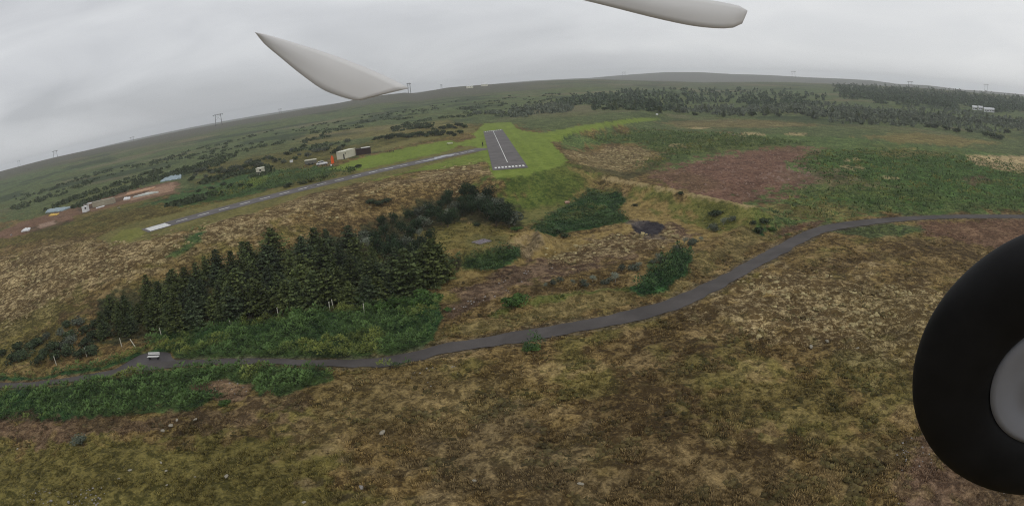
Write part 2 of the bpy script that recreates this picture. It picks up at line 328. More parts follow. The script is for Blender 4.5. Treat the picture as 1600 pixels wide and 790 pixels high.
def cover(x, y):
    """low colour, high colour, share of high, roughness at ground points"""
    n = len(x); r = np.hypot(x, y)
    A = np.tile(np.array(HEATH[0]), (n, 1)); B = np.tile(np.array(HEATH[1]), (n, 1))
    cv = np.full(n, .46); rg = np.full(n, 1.0)
    def blend(w, cols, c, ro):
        nonlocal A, B, cv, rg
        w1 = w[:, None]
        A = A * (1 - w1) + np.array(cols[0]) * w1; B = B * (1 - w1) + np.array(cols[1]) * w1
        cv = cv * (1 - w) + c * w; rg = rg * (1 - w) + ro * w
    m1 = fbm(x, y, 9, 4, 11); m2 = fbm(x, y, 22, 4, 23); m3 = fbm(x, y, 5, 3, 31); m4 = fbm(x, y, 60, 4, 51)
    e1 = fbm(x, y, 3.2, 3, 71); e2 = fbm(x, y, 16, 4, 91)
    blend(sm((m1 - .05) / .35) * .75, OLIVE, .5, .9)
    blend(sm((-m2 - .05) / .35) * .7, ((.058, .038, .017), (.182, .126, .056)), .4, 1.1)
    blend(sm((m3 - .22) / .25) * .6, STRAW, .55, 1)
    far = sm((r - 300) / 500)
    m5 = fbm(x, y, 140, 4, 141)
    blend(far * .92, FARG, .5, 1)
    blend(far * sm((m5 - .02) / .25) * .8, ((.060, .055, .032), (.13, .12, .065)), .5, 1)
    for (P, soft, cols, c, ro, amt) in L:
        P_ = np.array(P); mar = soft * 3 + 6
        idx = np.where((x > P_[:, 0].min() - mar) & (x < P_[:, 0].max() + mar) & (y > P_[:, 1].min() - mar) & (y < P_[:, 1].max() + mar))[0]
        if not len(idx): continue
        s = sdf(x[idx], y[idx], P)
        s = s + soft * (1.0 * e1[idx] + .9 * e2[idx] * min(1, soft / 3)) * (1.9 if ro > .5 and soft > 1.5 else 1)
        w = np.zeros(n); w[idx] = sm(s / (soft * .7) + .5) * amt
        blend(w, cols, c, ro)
    # patchiness inside everything that is not mown
    wild = np.clip((rg - .3) / .5, 0, 1)
    blend(wild * sm((m4 - .1) / .3) * .25, OLIVE, .5, 1)
    k = (1 + .34 * m1 * wild + .26 * m3 * wild + .07 * m2)[:, None]
    A = A * k; B = B * k
    # the bare brown hills at the skyline, and dark-green tracts before them
    sk = sm((r - 800 + 220 * fbm(x, y, 200, 3, 301)) / 260)
    rgt = sm((np.arctan2(x, y) - .02) / .12) * (1 - sm((r - 1650) / 300)); sk = sk * (1 - .75 * rgt)
    blend(sk * .9, ((.060, .056, .042), (.115, .105, .080)), .5, 1)
    mid = sm((r - 330) / 100) * (1 - sk)
    blend(mid * sm((fbm(x, y, 75, 4, 201) - .12) / .2) * .8, ((.022, .034, .018), (.05, .07, .035)), .5, 1)
    blend(mid * sm((-fbm(x, y, 110, 4, 231) - .22) / .2) * .6, ((.12, .10, .06), (.22, .185, .11)), .5, 1)
    # trodden earth and grit along the path's edges, and mowing lines
    dp = sdf(x, y, PATH)
    blend(sm((dp + 1.1 + .7 * e1) / .9) * .55, ((.060, .048, .034), (.15, .125, .09)), .45, .7)
    mu = (x - M4a[0]) * mnx[0] + (y - M4a[1]) * mnx[1]
    st = (1 + .045 * np.tanh(3 * np.sin(mu * 2 * np.pi / 4.2 + .5 * m1)) * np.clip((.35 - rg) / .1, 0, 1) * sm(1.6 - seg_dist(x, y, [MAIN[0], MAIN[3]]) / 18) + .10 * m1 * (rg < .35) + .07 * m3 * (rg < .35))[:, None]
    A = A * st; B = B * st
    return A, B, cv, rg

# ------------------------------------------------------------------ materials
MATS = {}
def bsdf(name):
    m = bpy.data.materials.new(name); m.use_nodes = True; t = m.node_tree; t.nodes.clear()
    o = N(t, 'ShaderNodeOutputMaterial'); b = N(t, 'ShaderNodeBsdfPrincipled'); t.links.new(b.outputs[0], o.inputs[0])
    b.inputs['Specular IOR Level'].default_value = 0.25
    MATS[name] = m
    return m, t, b
def plain(name, col, rough=.8, var=.18, scale=3.0, metal=0.0, bump=0.0):
    if name in MATS: return MATS[name]
    m, t, b = bsdf(name)
    tc = N(t, 'ShaderNodeTexCoord')
    n = noise(t, tc.outputs['Object'], scale, 5, .6)
    dk = tuple(c * (1 - var) for c in col); lt = tuple(min(1, c * (1 + var)) for c in col)
    c = ramp(t, n, [(.3, dk), (.7, lt)])
    t.links.new(c, b.inputs['Base Color']); b.inputs['Roughness'].default_value = rough; b.inputs['Metallic'].default_value = metal
    if bump:
        bp = N(t, 'ShaderNodeBump'); bp.inputs['Strength'].default_value = .6; bp.inputs['Distance'].default_value = bump
        t.links.new(n, bp.inputs['Height']); t.links.new(bp.outputs[0], b.inputs['Normal'])
    return m
def attr_mat(name, attr='tint', rough=.85, var=.25, scale=4.0, trans=0.0):
    m, t, b = bsdf(name)
    a = N(t, 'ShaderNodeAttribute', attribute_name=attr)
    tc = N(t, 'ShaderNodeTexCoord'); n = noise(t, tc.outputs['Object'], scale, 3)
    oi = N(t, 'ShaderNodeObjectInfo')
    k = math_(t, 'ADD', math_(t, 'MULTIPLY_ADD', n, 2 * var, 1 - var), math_(t, 'MULTIPLY_ADD', oi.outputs['Random'], .6, -.28))
    c = mix(t, 1.0, a.outputs['Color'], (1, 1, 1), 'MULTIPLY')
    vm = N(t, 'ShaderNodeVectorMath', operation='SCALE'); t.links.new(c, vm.inputs[0]); t.links.new(k, vm.inputs['Scale'])
    t.links.new(vm.outputs[0], b.inputs['Base Color']); b.inputs['Roughness'].default_value = rough
    b.inputs['Specular IOR Level'].default_value = .12
    return m
def ground_mat():
    m, t, b = bsdf('ground_cover')
    tc = N(t, 'ShaderNodeTexCoord'); P = tc.outputs['Object']
    A = N(t, 'ShaderNodeAttribute', attribute_name='low'); B = N(t, 'ShaderNodeAttribute', attribute_name='high')
    cv = N(t, 'ShaderNodeAttribute', attribute_name='share'); rg = N(t, 'ShaderNodeAttribute', attribute_name='rough')
    h1 = noise(t, P, .85, 4, .62, .5)          # hummocks
    h2 = noise(t, P, 3.4, 4, .65, .3)          # tufts
    h3 = noise(t, P, .16, 4, .6, .4)
    n = math_(t, 'ADD', math_(t, 'ADD', math_(t, 'MULTIPLY', h1, .50), math_(t, 'MULTIPLY', h2, .30)), math_(t, 'MULTIPLY', h3, .20))
    q = math_(t, 'SUBTRACT', n, math_(t, 'MULTIPLY_ADD', cv.outputs['Fac'], -.30, .65))
    fac = math_(t, 'MULTIPLY_ADD', q, 9.5, .5, clamp=True)
    fc = N(t, 'ShaderNodeMath', operation='SMOOTH_MIN')
    c = mix(t, fac, A.outputs['Color'], B.outputs['Color'])
    # fine stems and leaves: lighter and darker flecks
    f1 = noise(t, P, 5.5, 4, .75, .6); f2 = noise(t, P, 1.9, 4, .68, 1.0)
    fk = math_(t, 'MULTIPLY_ADD', f1, 1.8, .12)
    fk = math_(t, 'MULTIPLY', fk, math_(t, 'MULTIPLY_ADD', f2, 2.0, .0))
    fk = math_(t, 'ADD', math_(t, 'MULTIPLY', fk, rg.outputs['Fac']), math_(t, 'SUBTRACT', 1.0, rg.outputs['Fac']))
    fk = math_(t, 'MAXIMUM', fk, .28)
    vm = N(t, 'ShaderNodeVectorMath', operation='SCALE'); t.links.new(c, vm.inputs[0]); t.links.new(fk, vm.inputs['Scale'])
    t.links.new(vm.outputs[0], b.inputs['Base Color'])
    b.inputs['Roughness'].default_value = .95; b.inputs['Specular IOR Level'].default_value = .08
    bp = N(t, 'ShaderNodeBump'); bp.inputs['Distance'].default_value = .55; bp.inputs['Strength'].default_value = .9
    hh = math_(t, 'MULTIPLY', math_(t, 'ADD', h1, math_(t, 'MULTIPLY', h2, .45)), rg.outputs['Fac'])
    t.links.new(hh, bp.inputs['Height']); t.links.new(bp.outputs[0], b.inputs['Normal'])
    t.nodes.remove(fc)
    return m
M_ground = ground_mat()
def asphalt(name, c0, c1, scale=1.2):
    m, t, b = bsdf(name)
    tc = N(t, 'ShaderNodeTexCoord'); P = tc.outputs['Object']
    a = noise(t, P, .22, 5, .6, .4); g = noise(t, P, 9, 3, .7)
    c = ramp(t, a, [(.3, c0), (.7, c1)])
    k = math_(t, 'MULTIPLY_ADD', g, .7, .65)
    vm = N(t, 'ShaderNodeVectorMath', operation='SCALE'); t.links.new(c, vm.inputs[0]); t.links.new(k, vm.inputs['Scale'])
    t.links.new(vm.outputs[0], b.inputs['Base Color']); b.inputs['Roughness'].default_value = .85
    return m
M_run = asphalt('runway_asphalt', (.088, .080, .078), (.150, .138, .134))
M_path = asphalt('footpath_asphalt', (.052, .046, .043), (.088, .078, .073))
M_paint = plain('white_paint', (.72, .72, .70), .7, .15, 1.5)

# ------------------------------------------------------------------ mesh helpers
def mesh_np(name, co, faces_flat, nper, mat, smooth=False):
    me = bpy.data.meshes.new(name); nv = len(co); nf = len(faces_flat) // nper
    me.vertices.add(nv); me.vertices.foreach_set('co', np.asarray(co, np.float32).ravel())
    me.loops.add(nf * nper); me.loops.foreach_set('vertex_index', np.asarray(faces_flat, np.int32).ravel())
    me.polygons.add(nf); me.polygons.foreach_set('loop_start', np.arange(0, nf * nper, nper, dtype=np.int32))
    me.update(calc_edges=True)
    if smooth: me.polygons.foreach_set('use_smooth', np.ones(nf, bool))
    if mat: me.materials.append(mat)
    return me
def set_col(me, name, c):
    a = me.attributes.new(name, 'FLOAT_COLOR', 'POINT')
    a.data.foreach_set('color', np.concatenate([c, np.ones((len(c), 1))], 1).astype(np.float32).ravel())
def set_f(me, name, v):
    a = me.attributes.new(name, 'FLOAT', 'POINT'); a.data.foreach_set('value', np.asarray(v, np.float32))
def link(name, me, parent=None, **props):
    o = bpy.data.objects.new(name, me); COL.objects.link(o)
    if parent: o.parent = parent
    for k, v in props.items(): o[k] = v
    return o
def thing(name, label, cat, loc, rz=0, group=None):
    o = bpy.data.objects.new(name, None); COL.objects.link(o)
    o.location = loc; o.rotation_euler = (0, 0, rz); o.empty_display_size = .3
    o['label'] = label; o['category'] = cat
    if group: o['group'] = group
    return o
class MB:
    def __init__(s): s.bm = bmesh.new()
    def box(s, c, d, rot=None, bev=0.0, taper=1.0):
        r = bmesh.ops.create_cube(s.bm, size=1); v = r['verts']
        for q in v:
            k = taper if q.co.z > 0 else 1
            q.co = Vector((q.co.x * d[0] * k, q.co.y * d[1] * k, q.co.z * d[2]))
        if bev:
            e = list({e for q in v for e in q.link_edges})
            rr = bmesh.ops.bevel(s.bm, geom=e, offset=bev, segments=2, affect='EDGES', clamp_overlap=True)
            v = list({q for f in rr['faces'] for q in f.verts} | {q for q in v if q.is_valid})
        for q in v:
            if rot: q.co = rot @ q.co
            q.co += Vector(c)
        return s
    def tube(s, a, b, r1, r2=None, n=8):
        a, b = Vector(a), Vector(b); r2 = r1 if r2 is None else r2
        q = (b - a).to_track_quat('Z', 'Y').to_matrix()
        ra, rb = [], []
        for i in range(n):
            w = 2 * math.pi * i / n; u = q @ Vector((math.cos(w), math.sin(w), 0))
            ra.append(s.bm.verts.new(a + u * r1)); rb.append(s.bm.verts.new(b + u * r2))
        for i in range(n):
            j = (i + 1) % n; s.bm.faces.new((ra[i], ra[j], rb[j], rb[i]))
        s.bm.faces.new(ra[::-1]); s.bm.faces.new(rb)
        return s
    def prism(s, pts, y0, y1):
        """outline in XZ pushed along Y"""
        a = [s.bm.verts.new((p[0], y0, p[1])) for p in pts]; b = [s.bm.verts.new((p[0], y1, p[1])) for p in pts]
        n = len(pts); s.bm.faces.new(a); s.bm.faces.new(b[::-1])
        for i in range(n): s.bm.faces.new((a[i], b[i], b[(i + 1) % n], a[(i + 1) % n]))
        return s
    def ball(s, c, r, sub=2):
        rr = bmesh.ops.create_icosphere(s.bm, subdivisions=sub, radius=1)
        for q in rr['verts']: q.co = Vector((q.co.x * r[0], q.co.y * r[1], q.co.z * r[2])) + Vector(c)
        return s
    def build(s, name, mat, parent=None, smooth=False):
        bmesh.ops.recalc_face_normals(s.bm, faces=s.bm.faces)
        me = bpy.data.meshes.new(name); s.bm.to_mesh(me); s.bm.free(); me.materials.append(mat)
        if smooth:
            for p in me.polygons: p.use_smooth = True
        return link(name, me, parent)
def copy_tree(o, parent=None):
    c = o.copy(); COL.objects.link(c); c.parent = parent
    for ch in list(o.children): copy_tree(ch, c)
    return c

# ------------------------------------------------------------------ the ground: one sheet to the skyline
ST = .0025
deps = np.arange(math.radians(63), math.radians(5.0), -ST)
rr_ = list(H / np.tan(deps))
while rr_[-1] < 5000: rr_.append(rr_[-1] * 1.0085)
rr_ = np.array([4.0, 8.0, 11.5] + rr_)
az_f = np.arange(-math.radians(70), math.radians(70), ST)
az_b = np.linspace(math.radians(70), math.radians(290), 70)[1:-1]
azs = np.concatenate([az_f, az_b]); NA, NR = len(azs), len(rr_)
RR, AA = np.meshgrid(rr_, azs, indexing='ij')
X = (RR * np.sin(AA)).ravel(); Y = (RR * np.cos(AA)).ravel()
print('ground verts', len(X))
A_, B_, CV, RG = cover(X, Y)
Z = hm(X, Y)
spac = np.maximum(ST * RR ** 2 / H * .6, .01).ravel(); spac = np.minimum(spac, RR.ravel() * .0085)
hard = np.maximum(sdf(X, Y, PATH), np.maximum(sdf(X, Y, CROSS), np.maximum(sdf(X, Y, MAIN), sdf(X, Y, APRON))))
soft = sm((-hard - .15) / .9)
def oct_(lam, amp, seed): return amp * gn(X, Y, lam, seed) * np.clip(lam / (2.2 * spac) - 1, 0, 1)
mic = oct_(6.5, .22, 401) + oct_(2.6, .22, 402) + oct_(1.3, .20, 403) + oct_(.65, .09, 404)
mic += .35 * np.abs(gn(X, Y, 14, 405)) * np.clip((RG - .8) * 3, 0, 1)
Zg = Z + mic * soft * np.clip(RG, .05, 1.2)
Zg = Zg - .05 * (1 - soft)
co = np.stack([X, Y, Zg], 1)
co = np.vstack([co, [[0, 0, 0]]])
i0 = (np.arange(NR - 1)[:, None] * NA + np.arange(NA)[None, :]); i1 = (np.arange(NR - 1)[:, None] * NA + (np.arange(NA)[None, :] + 1) % NA)
quads = np.stack([i0, i0 + NA, i1 + NA, i1], -1).reshape(-1, 4)[:, ::-1]
me = mesh_np('ground', co, quads.ravel(), 4, M_ground, True)
bm = bmesh.new(); bm.from_mesh(me); bm.verts.ensure_lookup_table()
cen = bm.verts[len(co) - 1]
for k in range(NA): 
    f = bm.faces.new((cen, bm.verts[(k + 1) % NA], bm.verts[k])); f.smooth = True
bm.normal_update()
bm.to_mesh(me); bm.free()
ext = lambda a: np.concatenate([a, a[:1]])
set_col(me, 'low', ext(A_)); set_col(me, 'high', ext(B_)); set_f(me, 'share', ext(CV)); set_f(me, 'rough', ext(np.clip(RG, 0, 1)))
link('ground', me, kind='structure')
_hz = Zg.reshape(NR, NA)
def gz(x, y): return float(hm(x, y))

# ------------------------------------------------------------------ path and runways: sheets that follow the ground
def strip(name, left, right, mat, lift, across=6, kind='structure', parent=None):
    n = len(left); co = []; fa = []
    for i in range(n):
        for k in range(across + 1):
            t = k / across; p = left[i] * (1 - t) + right[i] * t
            co.append((p[0], p[1], 0))
    co = np.array(co); co[:, 2] = hm(co[:, 0], co[:, 1]) + lift
    for i in range(n - 1):
        for k in range(across):
            a = i * (across + 1) + k; fa += [a, a + 1, a + across + 2, a + across + 1]
    me = mesh_np(name, co, fa, 4, mat, True)
    o = link(name, me, parent)
    if kind: o['kind'] = kind
    return o
def resamp(P, Q, step):
    P, Q = np.array(P), np.array(Q); M = (P + Q) / 2; s = np.concatenate([[0], np.cumsum(np.linalg.norm(np.diff(M, axis=0), axis=1))])
    u = np.arange(0, s[-1], step)
    f = lambda Z_: np.stack([np.interp(u, s, Z_[:, 0]), np.interp(u, s, Z_[:, 1])], 1)
    return f(P), f(Q)
pl, pr = resamp(wT, wB, .8)
jl = np.stack([gn(pl[:, 0], pl[:, 1], 2.3, 77), gn(pl[:, 0], pl[:, 1], 2.3, 78)], 1) * .22
jr = np.stack([gn(pr[:, 0], pr[:, 1], 1.9, 79), gn(pr[:, 0], pr[:, 1], 1.9, 80)], 1) * .30
strip('footpath', pl + jl, pr + jr, M_path, .02)
ap = np.array(APRON); 
me_ap = bpy.data.meshes.new('bench_apron')
me_ap.from_pydata([(p[0], p[1], gz(*p) + .012) for p in smooth_poly(np.vstack([ap, ap[:1]]), 4)[:-1]], [], [list(range(len(ap) * 4))]); me_ap.materials.append(asphalt('dark_gravel', (.05, .045, .047), (.095, .086, .086)))
link('gravel_apron', me_ap, kind='structure')
def line_strip(c0, c1, w, mat, lift, name, step=1.5, parent=None, kind='structure'):
    c0, c1 = np.array(c0), np.array(c1); L_ = np.linalg.norm(c1 - c0); d = (c1 - c0) / L_; n_ = np.array((-d[1], d[0]))
    k = max(2, int(L_ / step)); t = np.linspace(0, 1, k)[:, None]; c = c0 + (c1 - c0) * t
    return strip(name, c + n_ * w / 2, c - n_ * w / 2, mat, lift, 4, kind, parent)
cross = line_strip(tuple(CR0), tuple(CR1), CRW, M_run, .02, 'narrow_runway')
M4 = [np.array(p) for p in MAIN]
t_ = np.linspace(0, 1, 90)[:, None]
mainr = strip('main_runway', M4[0] + (M4[3] - M4[0]) * t_, M4[1] + (M4[2] - M4[1]) * t_, M_run, .03, 8)
def merge_strips(name, items, parent, mat, lift):
    """painted marks of one kind on one runway: each a four-cornered sheet"""
    for q in items:
        q = [np.array(v) for v in q]; k = max(2, int(np.linalg.norm(q[1] - q[0]) / 2)); t = np.linspace(0, 1, k)[:, None]
        strip(name, q[0] + (q[1] - q[0]) * t, q[3] + (q[2] - q[3]) * t, mat, lift, 2, None, parent)
def bil(u, v): return (M4[0] * (1 - u) + M4[1] * u) * (1 - v) + (M4[3] * (1 - u) + M4[2] * u) * v
merge_strips('centre_line', [[bil(.49, .045), bil(.49, .90), bil(.51, .90), bil(.51, .045)]], mainr, M_paint, .042)
sq = []
for k in range(9):
    u = .05 + .9 * (k + .5) / 9; du = .030
    sq.append([bil(u - du, .012), bil(u - du, .030), bil(u + du, .030), bil(u + du, .012)])
    sq.append([bil(u - du, .958), bil(u - du, .976), bil(u + du, .976), bil(u + du, .958)])
merge_strips('threshold_mark', sq, mainr, M_paint, .042)
Lc = (CR1 - CR0).length
def cp(s, o): return np.array(CR0 + cdir * s + cnor * o)
th = [[cp(.9, o - .52), cp(6.6, o - .52), cp(6.6, o + .52), cp(.9, o + .52)] for o in np.linspace(-2.5, 2.5, 5)]
merge_strips('threshold_mark', th, cross, M_paint, .032)
ds = []; s = 9.0
while s < Lc - 8:
    ds.append([cp(s, -.24), cp(s + 3.2, -.24), cp(s + 3.2, .24), cp(s, .24)]); s += 6.2 if s < Lc * .82 else 4.0
merge_strips('centre_dash', ds, cross, M_paint, .032)
# water lying on the narrow runway
m_w, t_w, b_w = bsdf('standing_water'); b_w.inputs['Base Color'].default_value = (.03, .03, .032, 1); b_w.inputs['Roughness'].default_value = .04; b_w.inputs['Specular IOR Level'].default_value = .9
sx_ = lambda px, py: float((Vector(G(px, py)[:2]) - CR0).dot(cdir))
sA, sB = sx_(662, 249), sx_(702, 241)
for i, (s0, off, l_, w_) in enumerate(((sA * .35 + sB * .65, .6, (sB - sA) * .42, 4.4), (sA, -.9, (sB - sA) * .36, 2.6), (sx_(600, 264), .6, 7, .8), (sx_(480, 292), -.9, 5, .7))):
    k_ = 24; tt_ = np.linspace(-1, 1, k_); wl_ = w_ * np.sqrt(np.clip(1 - tt_ ** 2, .02, 1)) * (1 + .35 * np.sin(tt_ * 7 + i) + .2 * np.sin(tt_ * 17)) / 2
    P_ = np.array([cp(s0 + l_ * t__, off + w__) for t__, w__ in zip(tt_, wl_)]); Q_ = np.array([cp(s0 + l_ * t__, off - w__) for t__, w__ in zip(tt_, wl_ * .8)])
    strip('puddle', P_, Q_, m_w, .045 + .004 * i, 6)

# ------------------------------------------------------------------ the air: pale moist haze
HZ = bpy.data.materials.new('haze'); HZ.use_nodes = True; t = HZ.node_tree; t.nodes.clear()
vo = N(t, 'ShaderNodeVolumePrincipled'); vo.inputs['Color'].default_value = (.93, .96, 1, 1); vo.inputs['Density'].default_value = 2.1e-4; vo.inputs['Anisotropy'].default_value = .2
oo = N(t, 'ShaderNodeOutputMaterial'); t.links.new(vo.outputs[0], oo.inputs['Volume'])
zlo = float(min(Zg.min(), Z.min())) - 2; zhi = float(max(Z.max(), H)) + 26
m_ = MB(); m_.box((0, 0, (zlo + zhi) / 2), (10300, 10300, zhi - zlo)); ho = m_.build('haze', HZ); ho['kind'] = 'stuff'

# ------------------------------------------------------------------ lupines: leafy ground cover, one object
def scatter(poly_w, dens, seed, near_k=None, edge=.5):
    P = np.array(poly_w); g = np.random.default_rng(seed)
    x0, y0 = P.min(0); x1, y1 = P.max(0); n = int((x1 - x0) * (y1 - y0) * dens)
    x = g.uniform(x0, x1, n); y = g.uniform(y0, y1, n)
    s = sdf(x, y, poly_w) + edge * 1.6 * gn(x, y, 3.2, seed + 5)
    return x[s > 0], y[s > 0]
def instance_np(tv, tf, x, y, z, sc, rot, tilt=None):
    """copies of one template (verts tv, faces tf) at many points, as arrays"""
    n = len(x); c, s = np.cos(rot), np.sin(rot)
    vx = tv[None, :, 0] * sc[:, None]; vy = tv[None, :, 1] * sc[:, None]; vz = tv[None, :, 2] * sc[:, None] * (1 if tilt is None else tilt[:, None])
    X_ = vx * c[:, None] - vy * s[:, None] + x[:, None]; Y_ = vx * s[:, None] + vy * c[:, None] + y[:, None]; Z_ = vz + z[:, None]
    co = np.stack([X_, Y_, Z_], -1).reshape(-1, 3)
    f = (tf[None] + (np.arange(n) * len(tv))[:, None, None]).reshape(-1)
    return co, f
def rosette(n=10, seed=1):
    g = np.random.default_rng(seed); V = []; Fc = []
    for k in range(n):
        a = g.uniform(0, 6.28); el = g.uniform(-.1, 1.1); r0 = g.uniform(0, .32); l = g.uniform(.20, .36); w = l * .5
        u = np.array([math.cos(a) * math.cos(el), math.sin(a) * math.cos(el), math.sin(el)]); v = np.array([-math.sin(a), math.cos(a), 0])
        p = np.array([math.cos(a + .4) * r0, math.sin(a + .4) * r0, .18 + .55 * (1 - r0 * 2.2) * g.uniform(.5, 1)])
        i = len(V); V += [p, p + u * l * .5 + v * w * .5, p + u * l, p + u * l * .5 - v * w * .5]; Fc.append([i, i + 1, i + 2, i + 3])
    return np.array(V), np.array(Fc)
M_leaf = attr_mat('lupine_leaves', var=.2, scale=.6)
def leafy(name, polys, dens, seed, cols, size=1.0, label=None, edge=.5):
    cs, fs, ts = [], [], []; off = 0
    for pi_, P in enumerate(polys):
        x, y = scatter(P, dens, seed + pi_, edge=edge)
        ok = (sdf(x, y, PATH) < -.35) & (sdf(x, y, APRON) < -.2); x, y = x[ok], y[ok]
        g = np.random.default_rng(seed + 50 + pi_); n = len(x)
        big = np.clip(.55 * fbm(x, y, 4.5, 2, seed + 9) + .9 * gn(x, y, 1.5 * size, seed + 10), -1, 1); sc = size * g.uniform(.7, 1.2, n) * (1 + .4 * big)
        z = hm(x, y) + .02 + .38 * size * np.maximum(0, big + .2)
        tv, tf = rosette(11, seed + pi_)
        co, f = instance_np(tv, tf, x, y, z, sc, g.uniform(0, 6.28, n)); cs.append(co); fs.append(f + off); off += len(co)
        k = np.clip(g.uniform(0, 1, n) * .5 + .25 + .8 * big, 0, 1)[:, None]  # lump tops lighter, gaps darker: light and shade put into the leaf tint
        tint = np.array(cols[0]) * (1 - k) + np.array(cols[1]) * k
        yel = sm((fbm(x, y, 11, 2, seed + 3) - .12) / .3)[:, None]
        tint = tint * (1 + yel * np.array([.8, .25, .05]))
        ts.append(np.repeat(tint, len(tv), 0))
    me = mesh_np(name, np.vstack(cs), np.concatenate(fs), 4, M_leaf); set_col(me, 'tint', np.vstack(ts))
    o = link(name, me, kind='stuff')
    print(name, len(me.polygons)); return o
leafy('lupine', [poly(LUP1), poly(LUP2), poly(LUP3)], 5.5, 100, ((.018, .040, .014), (.105, .175, .052)), 1.0)
B3 = [[(828, 356), (868, 332), (900, 315), (928, 294), (968, 300), (978, 314), (963, 330), (985, 344), (930, 358), (880, 364), (840, 362)],
      [(700, 404), (740, 396), (810, 388), (815, 404), (780, 420), (740, 423), (705, 416)],
      [(985, 452), (1030, 412), (1060, 390), (1085, 400), (1072, 428), (1040, 455), (1000, 463)],
      [(742, 423), (765, 418), (780, 424), (762, 430)], [(808, 540), (826, 533), (850, 537), (848, 548), (825, 551)]]
leafy('lupine', [poly(q) for q in B3], 3.6, 300, ((.018, .040, .018), (.085, .145, .052)), 1.25)
G7 = [[(900, 215), (1000, 204), (1150, 212), (1270, 226), (1100, 238), (1050, 255), (1010, 270), (990, 265), (1030, 245), (1000, 225), (930, 222)],
      [(1275, 238), (1420, 236), (1640, 268), (1640, 333), (1450, 334), (1330, 342), (1240, 362), (1215, 345), (1240, 302), (1292, 292), (1240, 254)],
      [(262, 400), (285, 383), (300, 365), (318, 362), (312, 378), (290, 395)], [(320, 305), (380, 288), (450, 268), (520, 264), (562, 268), (520, 284), (430, 296), (350, 313)]]
leafy('green_shrub_cover', [poly(q) for q in G7], .5, 500, ((.042, .068, .026), (.125, .180, .060)), 1.6, edge=3)

# ------------------------------------------------------------------ heath tussocks: bent dry grass and dwarf heather, one object
def tuft(n=9, seed=3):
    g = np.random.default_rng(seed); V = []; Fc = []
    for k in range(n):
        a = g.uniform(0, 6.28); r0 = g.uniform(0, .16); l = g.uniform(.16, .36); bend = g.uniform(.7, 1.5); w = .030
        p = np.array([math.cos(a) * r0, math.sin(a) * r0, 0]); u = np.array([math.cos(a), math.sin(a), 0]); v = np.array([-math.sin(a), math.cos(a), 0])
        m = p + u * l * .35 * bend + np.array([0, 0, l * .6]); e = p + u * l * bend + np.array([0, 0, l * (.95 - .55 * bend)])
        i = len(V); V += [p - v * w, p + v * w, m + v * w * .8, m - v * w * .8, e]; Fc += [[i, i + 1, i + 2, i + 3], [i + 3, i + 2, i + 4, i + 4]]
    V = np.array(V); return V, np.array([f for f in Fc if len(set(f)) == 4] )
tv, tf = tuft()
g = np.random.default_rng(42)
NT = 70000
th_ = g.uniform(-math.radians(68), math.radians(68), NT); dp = np.radians(g.uniform(13, 55, NT)); r_ = H / np.tan(dp)
x = r_ * np.sin(th_); y = r_ * np.cos(th_)
a1, b1, c1, g1 = cover(x, y)
inl = np.maximum(sdf(x, y, poly(LUP1)), sdf(x, y, poly(LUP2)))
ok = (g1 > .45) & (sdf(x, y, PATH) < -.3) & (sdf(x, y, APRON) < -.3) & (inl < -.3) & (gn(x, y, 2.2, 900) + .6 * gn(x, y, 7, 901) > -.35)
x, y, a1, b1 = x[ok], y[ok], a1[ok], b1[ok]; n = len(x)
k = g.uniform(0.1, 1.4, n)[:, None]; tint = a1 * (1 - k) * 1.1 + b1 * k * .98; tint = np.maximum(tint, .01)
bi = (g.uniform(0, 1, n) < .10)[:, None]; tint = np.where(bi, tint * 1.25, tint)
co, f = instance_np(tv, tf, x, y, hm(x, y) - .02, g.uniform(.5, 1.25, n) * (1 + .35 * gn(x, y, 5, 66)), g.uniform(0, 6.28, n))
me = mesh_np('heath_grass', co, f, 4, attr_mat('dry_grass_blades', var=.15, scale=2)); set_col(me, 'tint', np.repeat(np.clip(tint, 0, .8), len(tv), 0))
link('heath_grass', me, kind='stuff'); print('tufts', n)

# moss hummocks and dwarf-heather cushions: small lumps nobody could count
def dome(seed, n=7):
    V = [(math.cos(6.283 * k / n) * .5, math.sin(6.283 * k / n) * .5, -.08) for k in range(n)] + [(math.cos(6.283 * (k + .5) / n) * .34, math.sin(6.283 * (k + .5) / n) * .34, .2) for k in range(n)] + [(0, 0, .29)]
    Fc = []
    for k in range(n):
        j = (k + 1) % n; Fc += [[k, j, n + k], [j, n + j, n + k], [n + k, n + j, 2 * n]]
    return np.array(V), np.array(Fc)
def lumps(name, x, y, sc, tint, seed, flat=1.0):
    g = np.random.default_rng(seed); tv, tf = dome(seed); n = len(x)
    co, f = instance_np(tv, tf, x, y, hm(x, y) + .02, sc, g.uniform(0, 6.28, n), np.full(n, flat)); co += g.normal(0, .085, co.shape) * np.repeat(sc, len(tv))[:, None]
    me = mesh_np(name, co, f, 3, M_lump, True); set_col(me, 'tint', np.repeat(tint, len(tv), 0)); link(name, me, kind='stuff'); print(name, n)
M_lump = attr_mat('moss_cushions', var=.35, scale=5)
def fan_points(n, d0, d1, seed, x0=-68, x1=68):
    g = np.random.default_rng(seed); a = np.radians(g.uniform(x0, x1, n)); dp = np.radians(g.uniform(d0, d1, n)); r = H / np.tan(dp); return r * np.sin(a), r * np.cos(a), g
